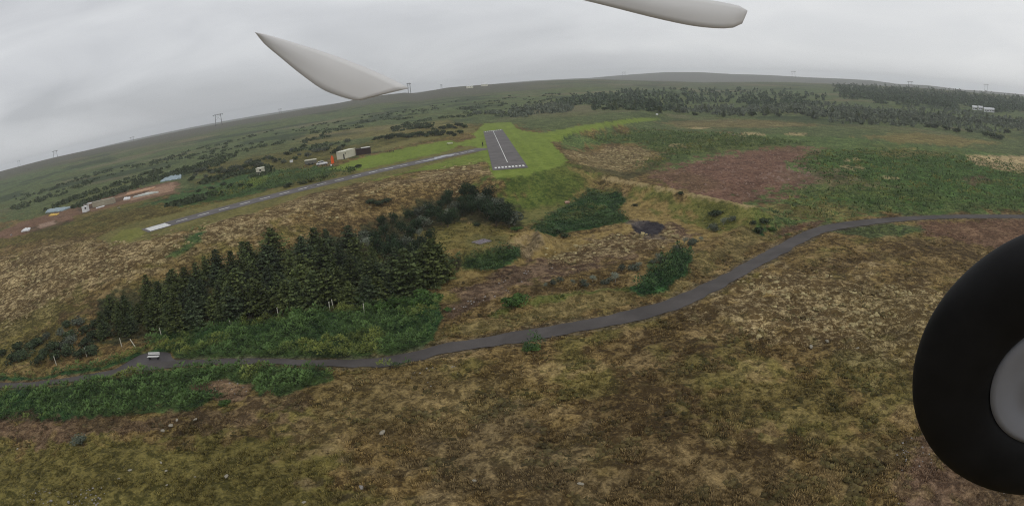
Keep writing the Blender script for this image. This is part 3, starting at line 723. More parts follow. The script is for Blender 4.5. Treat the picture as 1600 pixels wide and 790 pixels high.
PALE_R = [poly(q) for q in ([(-60, 440), (0, 405), (60, 388), (170, 378), (330, 350), (420, 328), (560, 292), (700, 262), (748, 252), (740, 285), (640, 298), (560, 328), (480, 345), (400, 368), (300, 398), (200, 432), (120, 462), (-60, 545)], [(1130, 450), (1200, 425), (1330, 430), (1450, 450), (1480, 480), (1440, 545), (1380, 560), (1250, 540), (1160, 505)], [(850, 400), (950, 370), (1045, 357), (1065, 372), (1000, 398), (900, 415)], [(885, 238), (950, 230), (1026, 240), (1000, 260), (930, 262)])]
xs_, ys_, cs_ = [], [], []
for i, P in enumerate(PALE_R):
    x, y = scatter(P, (.62, 1.7, 1.5, .5)[i], 900 + i, edge=3); ok = gn(x, y, 3.4, 911) + .6 * gn(x, y, 11, 912) > .12; xs_.append(x[ok]); ys_.append(y[ok])
x = np.concatenate(xs_); y = np.concatenate(ys_); g = np.random.default_rng(5); k = g.uniform(0, .95, len(x))[:, None] ** 1.3
ok = sdf(x, y, PATH) < -.5; x, y, k = x[ok], y[ok], k[ok]
sc = g.uniform(.28, .85, len(x)) * (1 + np.clip(np.hypot(x, y) - 80, 0, 120) / 160)
lumps('moss_hummocks', x, y, sc, np.array((.12, .088, .038)) * (1 - k) + np.array((.46, .385, .20)) * k, 6, .75)
x, y, g = fan_points(42000, 13, 54, 77)
a1, b1, c1, g1 = cover(x, y)
ok = (g1 > .7) & (sdf(x, y, PATH) < -.5) & (sdf(x, y, APRON) < -.5) & (sdf(x, y, poly(LUP1)) < 0) & (sdf(x, y, poly(LUP2)) < 0) & (gn(x, y, 2.6, 921) + .7 * gn(x, y, 9, 922) > .22)
x, y, a1, b1 = x[ok], y[ok], a1[ok], b1[ok]; k = g.uniform(0, .75, len(x))[:, None] ** 1.6
lumps('heather_cushions', x, y, g.uniform(.22, .62, len(x)), (a1 * .8 * (1 - k) + b1 * k) * np.array((.93, 1.03, .93)), 8, .8)

# ------------------------------------------------------------------ trees and shrubs
M_needle = attr_mat('conifer_needles', var=.3, scale=1.4)
M_leaves = attr_mat('broad_leaves', var=.3, scale=1.2)
M_bark = plain('bark', (.11, .085, .06), .95, .3, 6, bump=.02)
M_palebark = plain('pale_bark', (.30, .28, .25), .9, .25, 5)
def clump_mesh(name, P, Nn, size, cols, kfun, mat, seed, aspect=.6):
    """many leaf-sized faces: centres P, facing roughly Nn"""
    g = np.random.default_rng(seed); n = len(P)
    Nn = Nn + g.normal(0, .55, (n, 3)); Nn /= np.linalg.norm(Nn, axis=1)[:, None] + 1e-9
    t = np.cross(Nn, g.normal(0, 1, (n, 3))); t /= np.linalg.norm(t, axis=1)[:, None] + 1e-9; b = np.cross(Nn, t)
    s = (size * g.uniform(.6, 1.4, n))[:, None]
    co = np.stack([P - t * s, P - b * s * aspect, P + t * s, P + b * s * aspect], 1).reshape(-1, 3)
    me = mesh_np(name, co, np.arange(4 * n), 4, mat)
    k = kfun[:, None]; set_col(me, 'tint', np.repeat(np.array(cols[0]) * (1 - k) + np.array(cols[1]) * k, 4, 0)); return me
def spruce_meshes(seed, h=1.0, wid=.30, cols=((.016, .030, .014), (.048, .078, .030)), dens=1.0, base=.05):
    g = np.random.default_rng(seed); P = []; Nn = []; K = []; S = []
    nl = int(12 * dens) + 2; ph0 = g.uniform(0, 6.28)
    for i in range(nl):
        zt = base + (.97 - base) * (i / (nl - 1)) ** .92; R = wid * (1 - zt ** 1.5) ** .85 * (.72 + .28 * zt) * g.uniform(.78, 1.16) + .02
        nb = max(5, int(11 * (1 - zt) + 5)); a0 = g.uniform(0, 6.28)
        for b in range(nb):
            a = a0 + 6.283 * b / nb + g.normal(0, .12); l = R * g.uniform(.6, 1.22) * (1 + .22 * math.sin(2 * a + ph0 + 5 * zt) + .12 * math.sin(3 * a - ph0)); up = g.uniform(-.15, .25)
            ns = max(2, int(l / .05)); tone = g.uniform(0, .5)
            for s in range(ns):
                t = (s + .6) / ns; wv = (1 - t) * .07 + .018
                for sd in (-1, 0, 1):
                    q = np.array([math.cos(a) * l * t - math.sin(a) * sd * wv, math.sin(a) * l * t + math.cos(a) * sd * wv, zt - up * l * t * 1.2 + .12 * l * t * t - abs(sd) * .006])
                    P.append(q + g.normal(0, .006, 3)); Nn.append([math.cos(a) * .35, math.sin(a) * .35, .9]); K.append(min(1, tone * .5 + .62 * t ** 1.6 * g.uniform(.4, 1.4)))  # outer needles lighter, inner ones darker: crown light and shade put into the tint
    for _ in range(10): P.append([g.normal(0, .014), g.normal(0, .014), g.uniform(.93, .99)]); Nn.append([g.normal(), g.normal(), .3]); K.append(.8)
    return clump_mesh('crown', np.array(P), np.array(Nn, float), .034, cols, np.array(K), M_needle, seed, .66)
def round_meshes(seed, n=900, rx=.5, rz=.5, cz=.5, cols=((.02, .04, .015), (.07, .12, .04)), mat=None, lobes=7, leaf=.05, holes=.0, low=.0):
    g = np.random.default_rng(seed); C = []
    for k in range(lobes):
        a = g.uniform(0, 6.28); r = rx * g.uniform(.15, .62); C.append((math.cos(a) * r, math.sin(a) * r, cz + g.uniform(-.45, .5) * rz, g.uniform(.30, .52) * rx * 1.2, g.uniform(0, .5)))
    C.append((0, 0, cz + .2 * rz, rx * .6, .3)); P = []; Nn = []; K = []
    for _ in range(n):
        c = C[g.integers(len(C))]; v = g.normal(0, 1, 3); v /= np.linalg.norm(v); rr = c[3] * g.uniform(.55, 1.08) ** .6
        p = np.array([c[0] + v[0] * rr, c[1] + v[1] * rr, c[2] + v[2] * rr * .85 * (rz / rx)])
        if p[2] < low: p[2] = low + g.uniform(0, .06)
        P.append(p); Nn.append(v + [0, 0, .3]); K.append(np.clip(c[4] + g.uniform(-.15, .5), 0, 1))
    return clump_mesh('crown', np.array(P), np.array(Nn), leaf, cols, np.array(K), mat or M_leaves, seed)
def trunk_mesh(h=.9, r=.022, limbs=0, seed=0, mat=None, low=0.0):
    m = MB(); m.tube((0, 0, -.04), (0, 0, h * .5), r * 1.2, r * .8, 7); m.tube((0, 0, h * .5), (0, 0, h), r * .8, r * .15, 6)
    g = random.Random(seed)
    for k in range(limbs):
        a = g.uniform(0, 6.28); z = h * g.uniform(.15, .6); l = g.uniform(.2, .42)
        m.tube((0, 0, z), (math.cos(a) * l, math.sin(a) * l, z + l * g.uniform(.5, 1.1)), r * .5, r * .12, 5)
    me = bpy.data.meshes.new('trunk'); m.bm.to_mesh(me); m.bm.free(); me.materials.append(mat or M_bark); return me
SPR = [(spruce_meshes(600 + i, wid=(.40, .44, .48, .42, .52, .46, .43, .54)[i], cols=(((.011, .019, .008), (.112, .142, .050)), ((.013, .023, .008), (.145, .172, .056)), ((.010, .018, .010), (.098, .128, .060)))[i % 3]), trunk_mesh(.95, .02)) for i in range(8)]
PINE = [(round_meshes(700 + i, 1000, .42, .48, .52, ((.012, .024, .012), (.036, .060, .026)), M_needle, 9, .035), trunk_mesh(.8, .03, 5, i)) for i in range(4)]
WIL = [(round_meshes(720 + i, 520, .48, .42, .48, ((.10, .12, .085), (.26, .29, .23)), M_leaves, 7, .035), trunk_mesh(.75, .02, 8, i, M_palebark)) for i in range(3)]
GBUSH = [(round_meshes(740 + i, 800, .5, .36, .34, ((.030, .062, .018), (.105, .185, .045)), M_leaves, 8, .05), trunk_mesh(.4, .03, 6, i)) for i in range(3)]
DBUSH = [(round_meshes(760 + i, 520, .5, .34, .32, ((.022, .033, .018), (.068, .092, .044)), M_leaves, 8, .055), trunk_mesh(.4, .03, 6, i)) for i in range(4)]
GREYB = [(round_meshes(780 + i, 420, .5, .36, .34, ((.050, .060, .042), (.125, .140, .100)), M_leaves, 8, .055), trunk_mesh(.4, .03, 6, i, M_palebark)) for i in range(4)]
ORD = ['first', 'second', 'third', 'fourth', 'fifth', 'sixth', 'seventh', 'eighth', 'ninth', 'tenth', 'eleventh', 'twelfth', 'thirteenth', 'fourteenth', 'fifteenth', 'sixteenth', 'seventeenth', 'eighteenth', 'nineteenth', 'twentieth', 'twenty-first', 'twenty-second', 'twenty-third', 'twenty-fourth']
def tree(kind, var, x, y, h, w, label, cat, group, tilt=0.0, sink=0.0):
    o = thing(kind, label, cat, (x, y, gz(x, y) - sink), random.uniform(0, 6.28), group)
    o.scale = (h * w * random.uniform(.85, 1.18), h * w * random.uniform(.85, 1.18), h); o.rotation_euler[0] = random.gauss(0, .05) + tilt; o.rotation_euler[1] = random.gauss(0, .05)
    link('trunk', var[1], o); link('crown', var[0], o); return o
def interp_row(Ln, x): return float(np.interp(x, [p[0] for p in Ln], [p[1] for p in Ln]))
FRONT = [(160, 527), (250, 516), (330, 507), (420, 490), (500, 478), (590, 470), (625, 462)]
BACK = [(170, 492), (240, 466), (330, 436), (430, 412), (510, 394), (570, 394), (610, 410)]
rows = 6; rowname = ['front', 'second', 'third', 'fourth', 'fifth', 'rearmost']
for r in range(rows):
    t = r / (rows - 1); n = (19, 19, 18, 18, 17, 16)[r]; xs = np.linspace(163 + 8 * t, 618 - 10 * t, n)
    for i, px in enumerate(xs):
        px = px + random.gauss(0, 7); yb = interp_row(FRONT, px) * (1 - t) + interp_row(BACK, px) * t + random.gauss(0, 4.5)
        p = G(px, yb); edge = min(1, .62 + .10 * min(i, n - 1 - i))
        h = random.choice((random.uniform(3.0, 4.6), random.uniform(4.2, 5.4), random.uniform(4.6, 6.0))) * edge * (1 if px > 350 else .93); k = random.randrange(8)
        look = ('slim ', 'dark ', 'broad ', 'dense ', 'broad-skirted ', 'full ', 'dark ', 'wide ')[k]
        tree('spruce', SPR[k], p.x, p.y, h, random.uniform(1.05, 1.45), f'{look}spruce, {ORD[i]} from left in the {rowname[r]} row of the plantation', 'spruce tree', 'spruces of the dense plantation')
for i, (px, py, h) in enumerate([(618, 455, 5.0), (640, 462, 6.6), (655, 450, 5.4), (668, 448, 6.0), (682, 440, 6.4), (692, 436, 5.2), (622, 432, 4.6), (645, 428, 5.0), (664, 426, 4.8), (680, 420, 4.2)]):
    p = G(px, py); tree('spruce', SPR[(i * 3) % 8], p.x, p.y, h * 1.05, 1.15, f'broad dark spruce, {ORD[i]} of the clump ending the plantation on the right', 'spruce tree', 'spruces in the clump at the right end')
pin = [(570, 372), (588, 378), (602, 368), (612, 384), (590, 396), (606, 402), (622, 398), (632, 384), (640, 372), (628, 362), (652, 364), (598, 352), (616, 347), (640, 342), (655, 338), (668, 345), (672, 335), (684, 340), (648, 398), (660, 388), (672, 376), (662, 352), (690, 348), (700, 352), (645, 412), (666, 410),
       (688, 325), (700, 320), (712, 326), (724, 318), (735, 322), (708, 338), (722, 334), (738, 334), (750, 330), (752, 318), (764, 326), (762, 340), (775, 336), (776, 350), (788, 345), (796, 352), (804, 350), (790, 336), (768, 312), (700, 312), (740, 312), (726, 308), (710, 345), (780, 326)]
for i, (px, py) in enumerate(pin):
    p = G(px, py + 3); side = 'behind the plantation' if i < 26 else 'below the mown embankment'
    v = PINE[i % 4] if i % 7 else GREYB[i % 4]; h = random.uniform(2.6, 4.2) * (1.12 if i > 32 else 1)
    tree('pine', v, p.x, p.y, h, 1.15, f'low bushy dark pine {side}, {ORD[(i if i < 26 else i - 26) % 24]} counted along the belt from the left', 'pine tree', 'low pines in the belt behind the plantation')
for i, (px, py, h) in enumerate([(578, 385, 3.0), (582, 378, 2.5), (668, 330, 3.0), (771, 324, 3.6), (779, 330, 3.2), (700, 335, 2.6), (655, 368, 2.4)]):
    p = G(px, py + 4); tree('willow', WIL[i % 3], p.x, p.y, h, .9, f'silvery pale willow, {ORD[i]} of the few standing out among the dark pines', 'willow', 'silvery willows among the pines')
for i, (px, py) in enumerate([(100, 545), (85, 548), (70, 556), (115, 530), (130, 520), (95, 525), (60, 540), (110, 552), (135, 545), (40, 560), (75, 530), (142, 530), (20, 565), (50, 545), (105, 512), (122, 508), (90, 560), (125, 558), (30, 548), (148, 515), (112, 538), (64, 568), (5, 556), (140, 555)]):
    p = G(px, py); tree('shrub', DBUSH[i % 4] if i % 5 else GREYB[i % 4], p.x, p.y, random.uniform(1.8, 2.8), 1.35, f'dull shrub left of the spruces, {ORD[i]} of the thicket by the left stakes', 'shrub', 'dull shrubs left of the plantation')
for i, (px, py, h, w) in enumerate([(662, 472, 3.0, 1.25), (622, 480, 2.4, 1.2), (650, 478, 1.9, 1.2), (640, 492, 1.8, 1.3), (598, 486, 2.0, 1.1), (465, 494, 2.0, 1.1), (375, 506, 1.6, 1.1), (700, 487, .9, 1.3), (680, 468, 1.7, 1.3)]):
    p = G(px, py); tree('shrub', GBUSH[i % 3], p.x, p.y, h, w, f'bright green bush, {ORD[i]} of those between the spruces and the lupines', 'bush', 'bright green bushes at the foot of the spruces')
one = [(797, 478, 1.9, 1.5, GBUSH[0], 'lone round green bush on brown grass left of the low bank above the path'), (812, 476, 2.0, 1.6, GBUSH[1], 'lone round green bush, right half of the pair on the low bank above the path'),
       (884, 371, 1.3, 1.5, DBUSH[0], 'small dark bush on tan grass in front of the lupine patch'), (871, 364, 1.5, 1.6, DBUSH[1], 'dark bush touching the front edge of the lupine patch below the embankment'),
       (1064, 305, 1.6, 1.4, DBUSH[2], 'tiny dark bush under the crest of the long berm'), (991, 322, .9, 1.8, DBUSH[0], 'tiny low bush on tan grass right of the lupine patch'),
       (1118, 338, 2.0, 1.8, DBUSH[1], 'low dark bush on green grass near the end of the berm'), (1186, 364, 1.9, 1.5, DBUSH[2], 'dark round bush at the end of the berm beside the path'), (1176, 350, 1.1, 1.5, DBUSH[0], 'green bush behind the dark round one at the end of the berm'),
       (1196, 348, 1.5, 1.8, DBUSH[1], 'ragged green bush, uppermost of the clump where the berm meets the path'), (1206, 360, 1.0, 2.2, GBUSH[2], 'low spreading bush nearest the path bend below the berm end'),
       (125, 690, 1.3, 2.2, GREYB[1], 'sprawling grey-green bush on brown heath at the lower left'), (352, 632, .9, 2.0, GBUSH[2], 'small low green bush below the reddish bare patch'), (745, 352, 1.2, 1.8, DBUSH[3], 'dark low bush on the grass in front of the pine belt'), (808, 362, 1.6, 1.6, GBUSH[1], 'green bush at the right foot of the pine belt'),
       (830, 545, .7, 3.0, GBUSH[2], 'flat green bush on the verge just below the path')]
for px, py, h, w, v, lab in one:
    p = G(px, py); tree('shrub', v, p.x, p.y, h, w, lab, 'bush', 'scattered bushes')
# silvery willow scrub along the low bank
for i in range(26):
    t = i / 25; px = 850 + 290 * t ** .9 + random.gauss(0, 5); py = float(np.interp(px, [850, 950, 1010, 1060, 1100, 1140], [446, 440, 418, 392, 372, 345])) + random.gauss(0, 4)
    p = G(px, py); tree('willow', GREYB[i % 4] if i % 3 else WIL[i % 3], p.x, p.y, random.uniform(.9, 1.7) * (1.25 if px > 960 else .8), 1.1, f'sparse silvery willow on the low bank, {ORD[i] if i < 24 else ("second last" if i == 24 else "last")} from its left end', 'willow', 'sparse willows along the low bank')
# dark clumps beyond the cabins, and willows round the clearing
far_b = []
for i in range(22): far_b.append((585 + i * 6.3 + random.gauss(0, 2), 217 - i * .35 + random.gauss(0, 1.5), DBUSH, 4.2, 'dark round bush in the row between cabins and main runway', 'dark bushes between the cabins and the main runway'))
for i in range(16): far_b.append((655 + i * 4.6, 203 - i * .3 + random.gauss(0, 2.5), DBUSH, 4.0, 'dark bush in the rear row beyond the brown cabin', 'dark bushes in the rear row beyond the cabins'))
for i in range(24): far_b.append((300 + i * 4.6, 279 - i * .95 + random.gauss(0, 4), GREYB if i % 3 else DBUSH, 3.8, 'grey-green willow bush in the thicket left of the cream hut', 'willow bushes left of the cream hut'))
for i in range(24): far_b.append((400 + i * 6.2, 256 - i * 1.15 + random.gauss(0, 4), GREYB if i % 2 else DBUSH, 3.6, 'grey-green bush in the thicket behind the white car and cabins', 'bushes behind the white car and the cabins'))
cnt = {}
for px, py, V, h, lab, gr in far_b:
    p = G(px, py); k = cnt.get(lab, 0); cnt[lab] = k + 1
    tree('shrub', V[k % 4], p.x, p.y, h * random.uniform(.6, 1.1), random.uniform(1.1, 1.6), f'{lab}, {ORD[k]} from the left', 'bush', gr)
for i, (px, py, h) in enumerate([(1462, 200, 6), (1478, 203, 6.5), (1495, 207, 7), (1512, 206, 6), (1450, 199, 5), (1548, 215, 8), (1562, 218, 7.5), (1538, 212, 6), (1575, 208, 6), (1585, 190, 5)]):
    p = G(px, py); tree('shrub', DBUSH[i % 4], p.x, p.y, h * .72, 1.9, f'big dark bush at the right edge of the moor, {ORD[i]} of its clumps', 'bush', 'big dark bushes at the right edge')
for i, (px, py) in enumerate([(348, 290), (362, 293), (376, 291), (388, 292), (310, 300), (330, 304), (484, 284), (470, 288), (452, 292), (505, 279), (560, 262), (548, 266), (330, 296), (300, 312)]):
    p = G(px, py); tree('shrub', DBUSH[i % 4], p.x, p.y, random.uniform(1.5, 2.4), 1.9, f'low dark green bush beyond the narrow runway, {ORD[i]} of its clumps', 'bush', 'low bushes along the narrow runway')
for i, (px, py) in enumerate([(580, 318), (592, 320), (604, 316)]):
    p = G(px, py); tree('shrub', DBUSH[i % 4], p.x, p.y, 1.6, 2.2, f'low dark scrub on the brown heath above the plantation, {ORD[i]} from the left', 'bush', 'scrub on the heath above the plantation')
# edge of the distant woodland: trees one can tell apart
wl = []
for i in range(60):
    t = i / 59; px = 925 + 675 * t; py = float(np.interp(px, [925, 1000, 1100, 1200, 1280, 1400, 1500, 1600], [170, 176, 182, 180, 184, 188, 192, 198])) + random.uniform(-9, 2)
    wl.append((px + random.gauss(0, 4), py))
for i, (px, py) in enumerate(wl):
    p = G(px, py); con = i % 3 == 0
    side = ('left third', 'middle third', 'right third')[min(2, i // 20)]
    tree('spruce' if con else 'birch', SPR[i % 8] if con else (GREYB if i % 2 else DBUSH)[i % 4], p.x, p.y, random.uniform(3.5, 6.5), 1.2 if con else 1.5, f'{"pointed dark spruce" if con else "grey-green birch"} edging the distant woodland, {ORD[i % 20]} tree in its {side}', 'tree', 'trees at the near edge of the distant woodland')
# the woodland itself, one mass
def mass(name, regions, cols, seed, leaf, mat, hh, clump=0):
    g = np.random.default_rng(seed); Ps = []; Ns = []; Ks = []
    for pts, n, (h0, h1) in regions:
        P = np.array(pts, float); m = 0; q = []
        while len(q) < n and m < 40:
            m += 1
            a = g.uniform(P.min(0), P.max(0), (n * 3, 2)); s = sdf(a[:, 0], a[:, 1], [tuple(v) for v in pts]); W = plane(a, 5.0); s = s + (5 if clump else 9) * gn(W[:, 0], W[:, 1], 60, seed) ; cl_ = gn(W[:, 0], W[:, 1] * .5, clump, seed + 1) if clump else np.ones(len(a)); q += list(a[(s > 0) & (cl_ > .12 - .02 * m)])
        W = gp(np.array(q[:n]))
        for w in W:
            h = g.uniform(h0, h1); rad = h * (g.uniform(.28, .5) if not clump else g.uniform(.7, 2.2)); con = g.uniform() < .4 and not clump; tone = g.uniform(0, .7)
            k = 26; u = g.uniform(0, 1, k); a = g.uniform(0, 6.28, k)
            if con: rr = rad * (1 - u) ** .8 * g.uniform(.7, 1.1, k)
            else: rr = rad * 1.3 * np.sqrt(np.clip(1 - (2 * u - 1) ** 2, .05, 1)) * g.uniform(.7, 1.1, k)
            Ps.append(np.stack([w[0] + rr * np.cos(a), w[1] + rr * np.sin(a), w[2] + h * u], 1)); Ns.append(np.stack([np.cos(a), np.sin(a), np.full(k, .5)], 1)); Ks.append(np.clip(tone + g.uniform(-.2, .4, k), 0, 1))
    me = clump_mesh(name, np.vstack(Ps), np.vstack(Ns), leaf, cols, np.concatenate(Ks), mat, seed, .8)
    link(name, me, kind='stuff')
mass('woodland', [([(1300, 137), (1330, 134), (1475, 146), (1610, 158), (1610, 176), (1520, 170), (1400, 160), (1320, 155)], 1500, (5, 8)),
                  ([(925, 172), (930, 156), (1000, 146), (1100, 140), (1200, 142), (1290, 150), (1290, 160), (1200, 165), (1120, 166), (1040, 172), (980, 174)], 520, (2.5, 5)),
                  ([(870, 163), (920, 150), (1000, 142), (1000, 150), (940, 165)], 160, (3, 5))],
     ((.030, .046, .028), (.088, .115, .066)), 811, .95, M_needle, 8)
mass('willow_thicket', [([(1050, 178), (1060, 170), (1130, 168), (1250, 162), (1300, 165), (1420, 172), (1500, 178), (1610, 186), (1610, 200), (1480, 192), (1300, 184), (1150, 180)], 750, (2, 4)),
                        ([(1180, 170), (1300, 168), (1610, 182), (1610, 210), (1560, 206), (1440, 196), (1250, 185)], 500, (2, 4)), ([(800, 172), (860, 164), (900, 166), (885, 174), (815, 178)], 120, (2, 4)), ([(740, 180), (800, 172), (850, 176), (800, 184)], 60, (2, 3))],
     ((.065, .080, .058), (.155, .175, .125)), 812, .7, M_leaves, 4)
# loose dark scrub dotted over the far country
mass('far_scrub', [([(20, 300), (300, 232), (500, 192), (700, 160), (900, 145), (925, 165), (740, 190), (560, 215), (300, 272), (20, 340)], 800, (.5, 1.6)), ([(240, 330), (330, 285), (420, 262), (400, 288), (290, 322)], 120, (.8, 1.6)), ([(60, 330), (180, 300), (300, 262), (330, 268), (240, 285), (80, 340)], 130, (.8, 1.6))],
     ((.046, .062, .032), (.100, .128, .066)), 813, .6, M_leaves, 3, 38)

# ------------------------------------------------------------------ bench, stakes, slab, stones
M_pw = plain('weathered_white_wood', (.62, .62, .60), .75, .12, 5); M_dk = plain('dark_metal', (.03, .03, .032), .6, .2, 6)
p = G(241, 561); yaw = math.radians(3)
bn = thing('park_bench', 'white wooden park bench on the dark gravel bay beside the path', 'bench', p, yaw)
m = MB()
for k in range(3): m.box((0, -.20 + .15 * k, .45), (1.95, .13, .045), bev=.008)
m.build('seat', M_pw, bn)
m = MB(); R_ = Matrix.Rotation(math.radians(-14), 3, 'X')
for k in range(2): m.box((0, .30 + .045 * k, .64 + .17 * k), (1.95, .04, .14), R_, bev=.008)
m.build('backrest', M_pw, bn)
for sx in (-.72, .72):
    m = MB(); m.box((sx, 0, .21), (.09, .45, .42), bev=.01); m.box((sx, .30, .50), (.07, .05, .62), R_); m.build('leg', M_dk, bn)
M_stake = plain('bleached_wood', (.52, .50, .42), .85, .2, 8)
stakes = [(88.6, 571, .05, 'leaning stake at the far left among dull shrubs'), (136, 558, .06, 'second stake from the left, leaning over the lupines'), (191, 543, .04, 'third stake from the left at the shady edge of the shrubs'), (212, 543, -.55, 'stake tilted to the right above the white bench'), (253, 527, .03, 'stake standing in lupines behind the bench'),
          (361, 511, .02, 'short stake at the foot of the front spruces'), (435.5, 496, .03, 'pale stake in front of the spruces at the lupine edge'), (516, 487, .05, 'left one of two stakes standing close together'), (521, 483, .0, 'right one of two stakes standing close together'), (569.5, 490, .04, 'pale stake near the right end of the lupine bed'), (627, 477, .0, 'short stake among the green bushes right of the spruces')]
for px, py, ti, lab in stakes:
    p = G(px, py); m = MB(); h = 1.35 if 'short' not in lab else .9
    m.box((0, 0, h / 2), (.11, .11, h), bev=.012, taper=.9); m.box((0, 0, h + .02), (.125, .125, .05), bev=.01)
    o = m.build('marker_stake', M_stake); o.location = p + Vector((0, 0, .1)); o.rotation_euler = (0.02, ti, random.uniform(-.3, .3))
    o['label'] = lab; o['category'] = 'stake'; o['group'] = 'pale stakes along the lupine bed'
q = [G(739, 377.5), G(756, 372.8), G(766, 377.5), G(749, 383.6)]
c = sum(q, Vector()) / 4; m = MB(); u = (q[2] - q[0]); ang = math.atan2((q[1] - q[0]).y, (q[1] - q[0]).x)
m.box((0, 0, .04), (2.6, 2.2, .14), bev=.02); pad = thing('ground_slab', 'small square purplish slab set in yellow grass beside the dune', 'slab', (c.x, c.y, gz(c.x, c.y)), ang)
m.build('slab', plain('purplish_concrete', (.17, .145, .16), .8, .15, 2), pad)
m = MB()
for sx, sy, dx, dy in ((0, 1.17, 2.75, .12), (0, -1.17, 2.75, .12), (1.36, 0, .12, 2.2), (-1.36, 0, .12, 2.2)): m.box((sx, sy, .06), (dx, dy, .2), bev=.015)
m.build('kerb', plain('grey_kerb', (.24, .22, .20), .85, .2, 3), pad)
M_st = [plain('pale_stone', (.28, .255, .20), .9, .25, 4, bump=.04), plain('grey_stone', (.24, .22, .20), .9, .3, 4, bump=.04), plain('pinkish_stone', (.42, .26, .20), .9, .2, 4)]
def stone_mesh(seed, mat):
    g = random.Random(seed); bm = bmesh.new(); bmesh.ops.create_icosphere(bm, subdivisions=2, radius=.5)
    dirs_ = [Vector((g.gauss(0, 1), g.gauss(0, 1), g.gauss(0, 1))).normalized() for _ in range(9)]; cut = [g.uniform(.25, .42) for _ in dirs_]
    for v in bm.verts:
        for d_, c_ in zip(dirs_, cut):
            e = v.co.dot(d_) - c_
            if e > 0: v.co -= d_ * e * .9
        v.co.z *= .75
    me = bpy.data.meshes.new('boulder'); bm.to_mesh(me); bm.free(); me.materials.append(mat); return me
SM = [stone_mesh(i, M_st[0]) for i in range(5)] + [stone_mesh(9, M_st[1]), stone_mesh(12, M_st[2])]
stones = [(598, 677, .75, 0, 'pale square-cut stone alone on the brown grass below the path'), (277, 657, .6, 1, 'pale stone below the left lupine bed, uppermost of three'), (268, 666, .8, 2, 'largest of three pale stones below the left lupine bed'), (255, 674, .7, 3, 'pale stone lowest and leftmost of three below the left lupine bed'), (306, 656, .6, 4, 'pale stone right of the group of three below the lupines'),
          (204, 736, .6, 0, 'flat greyish stone at lower left on olive grass'), (252, 723, .45, 1, 'small whitish stone on olive grass, uppermost of a loose scatter'), (260, 736, .45, 2, 'small flat stone in the middle of the olive grass'), (261, 758, .35, 3, 'tiny stone lowest of the scatter on olive grass'), (354, 745, .6, 4, 'rounded pale stone with a dark shadow side on olive grass'),
          (186, 748, .35, 0, 'tiny pale stone left of the scatter on olive grass'), (305, 745, .3, 1, 'tiny white stone between scatter and rounded stone'), (28, 702, .5, 3, 'pale stone at the far left below the lupine bed'), (80, 783, .55, 5, 'grey stone at the bottom left corner on reddish soil'), (108, 785, .6, 5, 'second grey stone at the bottom left on reddish soil'), (475, 786, .5, 0, 'pale stone at the bottom edge left of centre'),
          (907, 757, .6, 1, 'flat oval pale stone at the bottom right of centre'), (741, 752, .5, 2, 'pale stone in the dark heather at the bottom centre'), (860, 712, .35, 3, 'tiny pale stone on the heath right of the bottom centre'), (565, 762, .7, 5, 'flat grey stone in heather near the bottom left of centre'), (667, 576, .4, 0, 'white stone just below the path near the lupines'), (446, 630, .3, 1, 'small white stone at the edge of the brown heath'),
          (886, 318, 1.6, 6, 'pinkish boulder on the grass slope under the embankment'), (1145, 212, 1.4, 0, 'white boulder alone on the green moor'), (185.6, 326, 1.5, 0, 'white stone on the green below the yard'), (18, 368, 1.6, 5, 'grey boulder at the left end of the red earth'), (1267, 543, .8, 1, 'pale stone on the tussocky heath at right'), (1292, 534, .7, 2, 'reddish-rimmed stone on the tussocky heath at right'), (1340, 545, .6, 4, 'pale stone at right of the tussocky heath')]
for px, py, s, k, lab in stones:
    p = G(px, py); o = link('boulder', SM[k]); o.location = p + Vector((0, 0, s * .16)); s *= .78; o.scale = (s * 1.25, s * .85, s * .8); o.rotation_euler = (0, 0, random.uniform(0, 6)); o['label'] = lab; o['category'] = 'stone'; o['group'] = 'loose stones on the heath'
# pebbles and rubble: nobody could count them
tvp = np.array([(.5, 0, 0), (0, .5, 0), (-.5, 0, 0), (0, -.5, 0), (.1, .05, .4)]); 
def rubble(regs, seed, mat):
    cs, fs = [], []; off = 0; g = np.random.default_rng(seed)
    for P, d, s0 in regs:
        x, y = scatter(poly(P), d, seed, edge=.3); n = len(x)
        ok = g.uniform(0, 1, n) < sm(gn(x, y, 4, seed) + .6); x, y = x[ok], y[ok]; n = len(x)
        c, s = np.cos(g.uniform(0, 6, n)), np.sin(g.uniform(0, 6, n)); sc = s0 * g.uniform(.5, 1.6, n)
        co, f = instance_np(tvp, np.array([[0, 1, 4], [1, 2, 4], [2, 3, 4], [3, 0, 4]]), x, y, hm(x, y) + .03, sc, g.uniform(0, 6.28, n)); cs.append(co); fs.append(f + off); off += len(co)
    me = mesh_np('rubble', np.vstack(cs), np.concatenate(fs), 3, mat); link('rubble', me, kind='stuff')
rubble([([(1010, 272), (1060, 254), (1150, 236), (1270, 229), (1240, 255), (1290, 275), (1190, 312), (1090, 304)], .25, .55), ([(1200, 262), (1260, 258), (1280, 272), (1220, 285), (1190, 280)], .3, .9)], 21, plain('rubble_stone', (.22, .145, .11), .95, .3, 1))
rubble([([(300, 603), (345, 592), (392, 602), (380, 625), (340, 625)], 1.3, .22), ([(690, 490), (740, 452), (850, 412), (870, 420), (760, 472)], .8, .25), ([(1400, 700), (1460, 650), (1540, 690), (1600, 790), (1400, 790)], 2.0, .2), ([(30, 760), (160, 760), (170, 800), (20, 800)], 3, .18), ([(640, 585), (720, 560), (720, 600), (650, 610)], .8, .18)], 22, M_st[1])

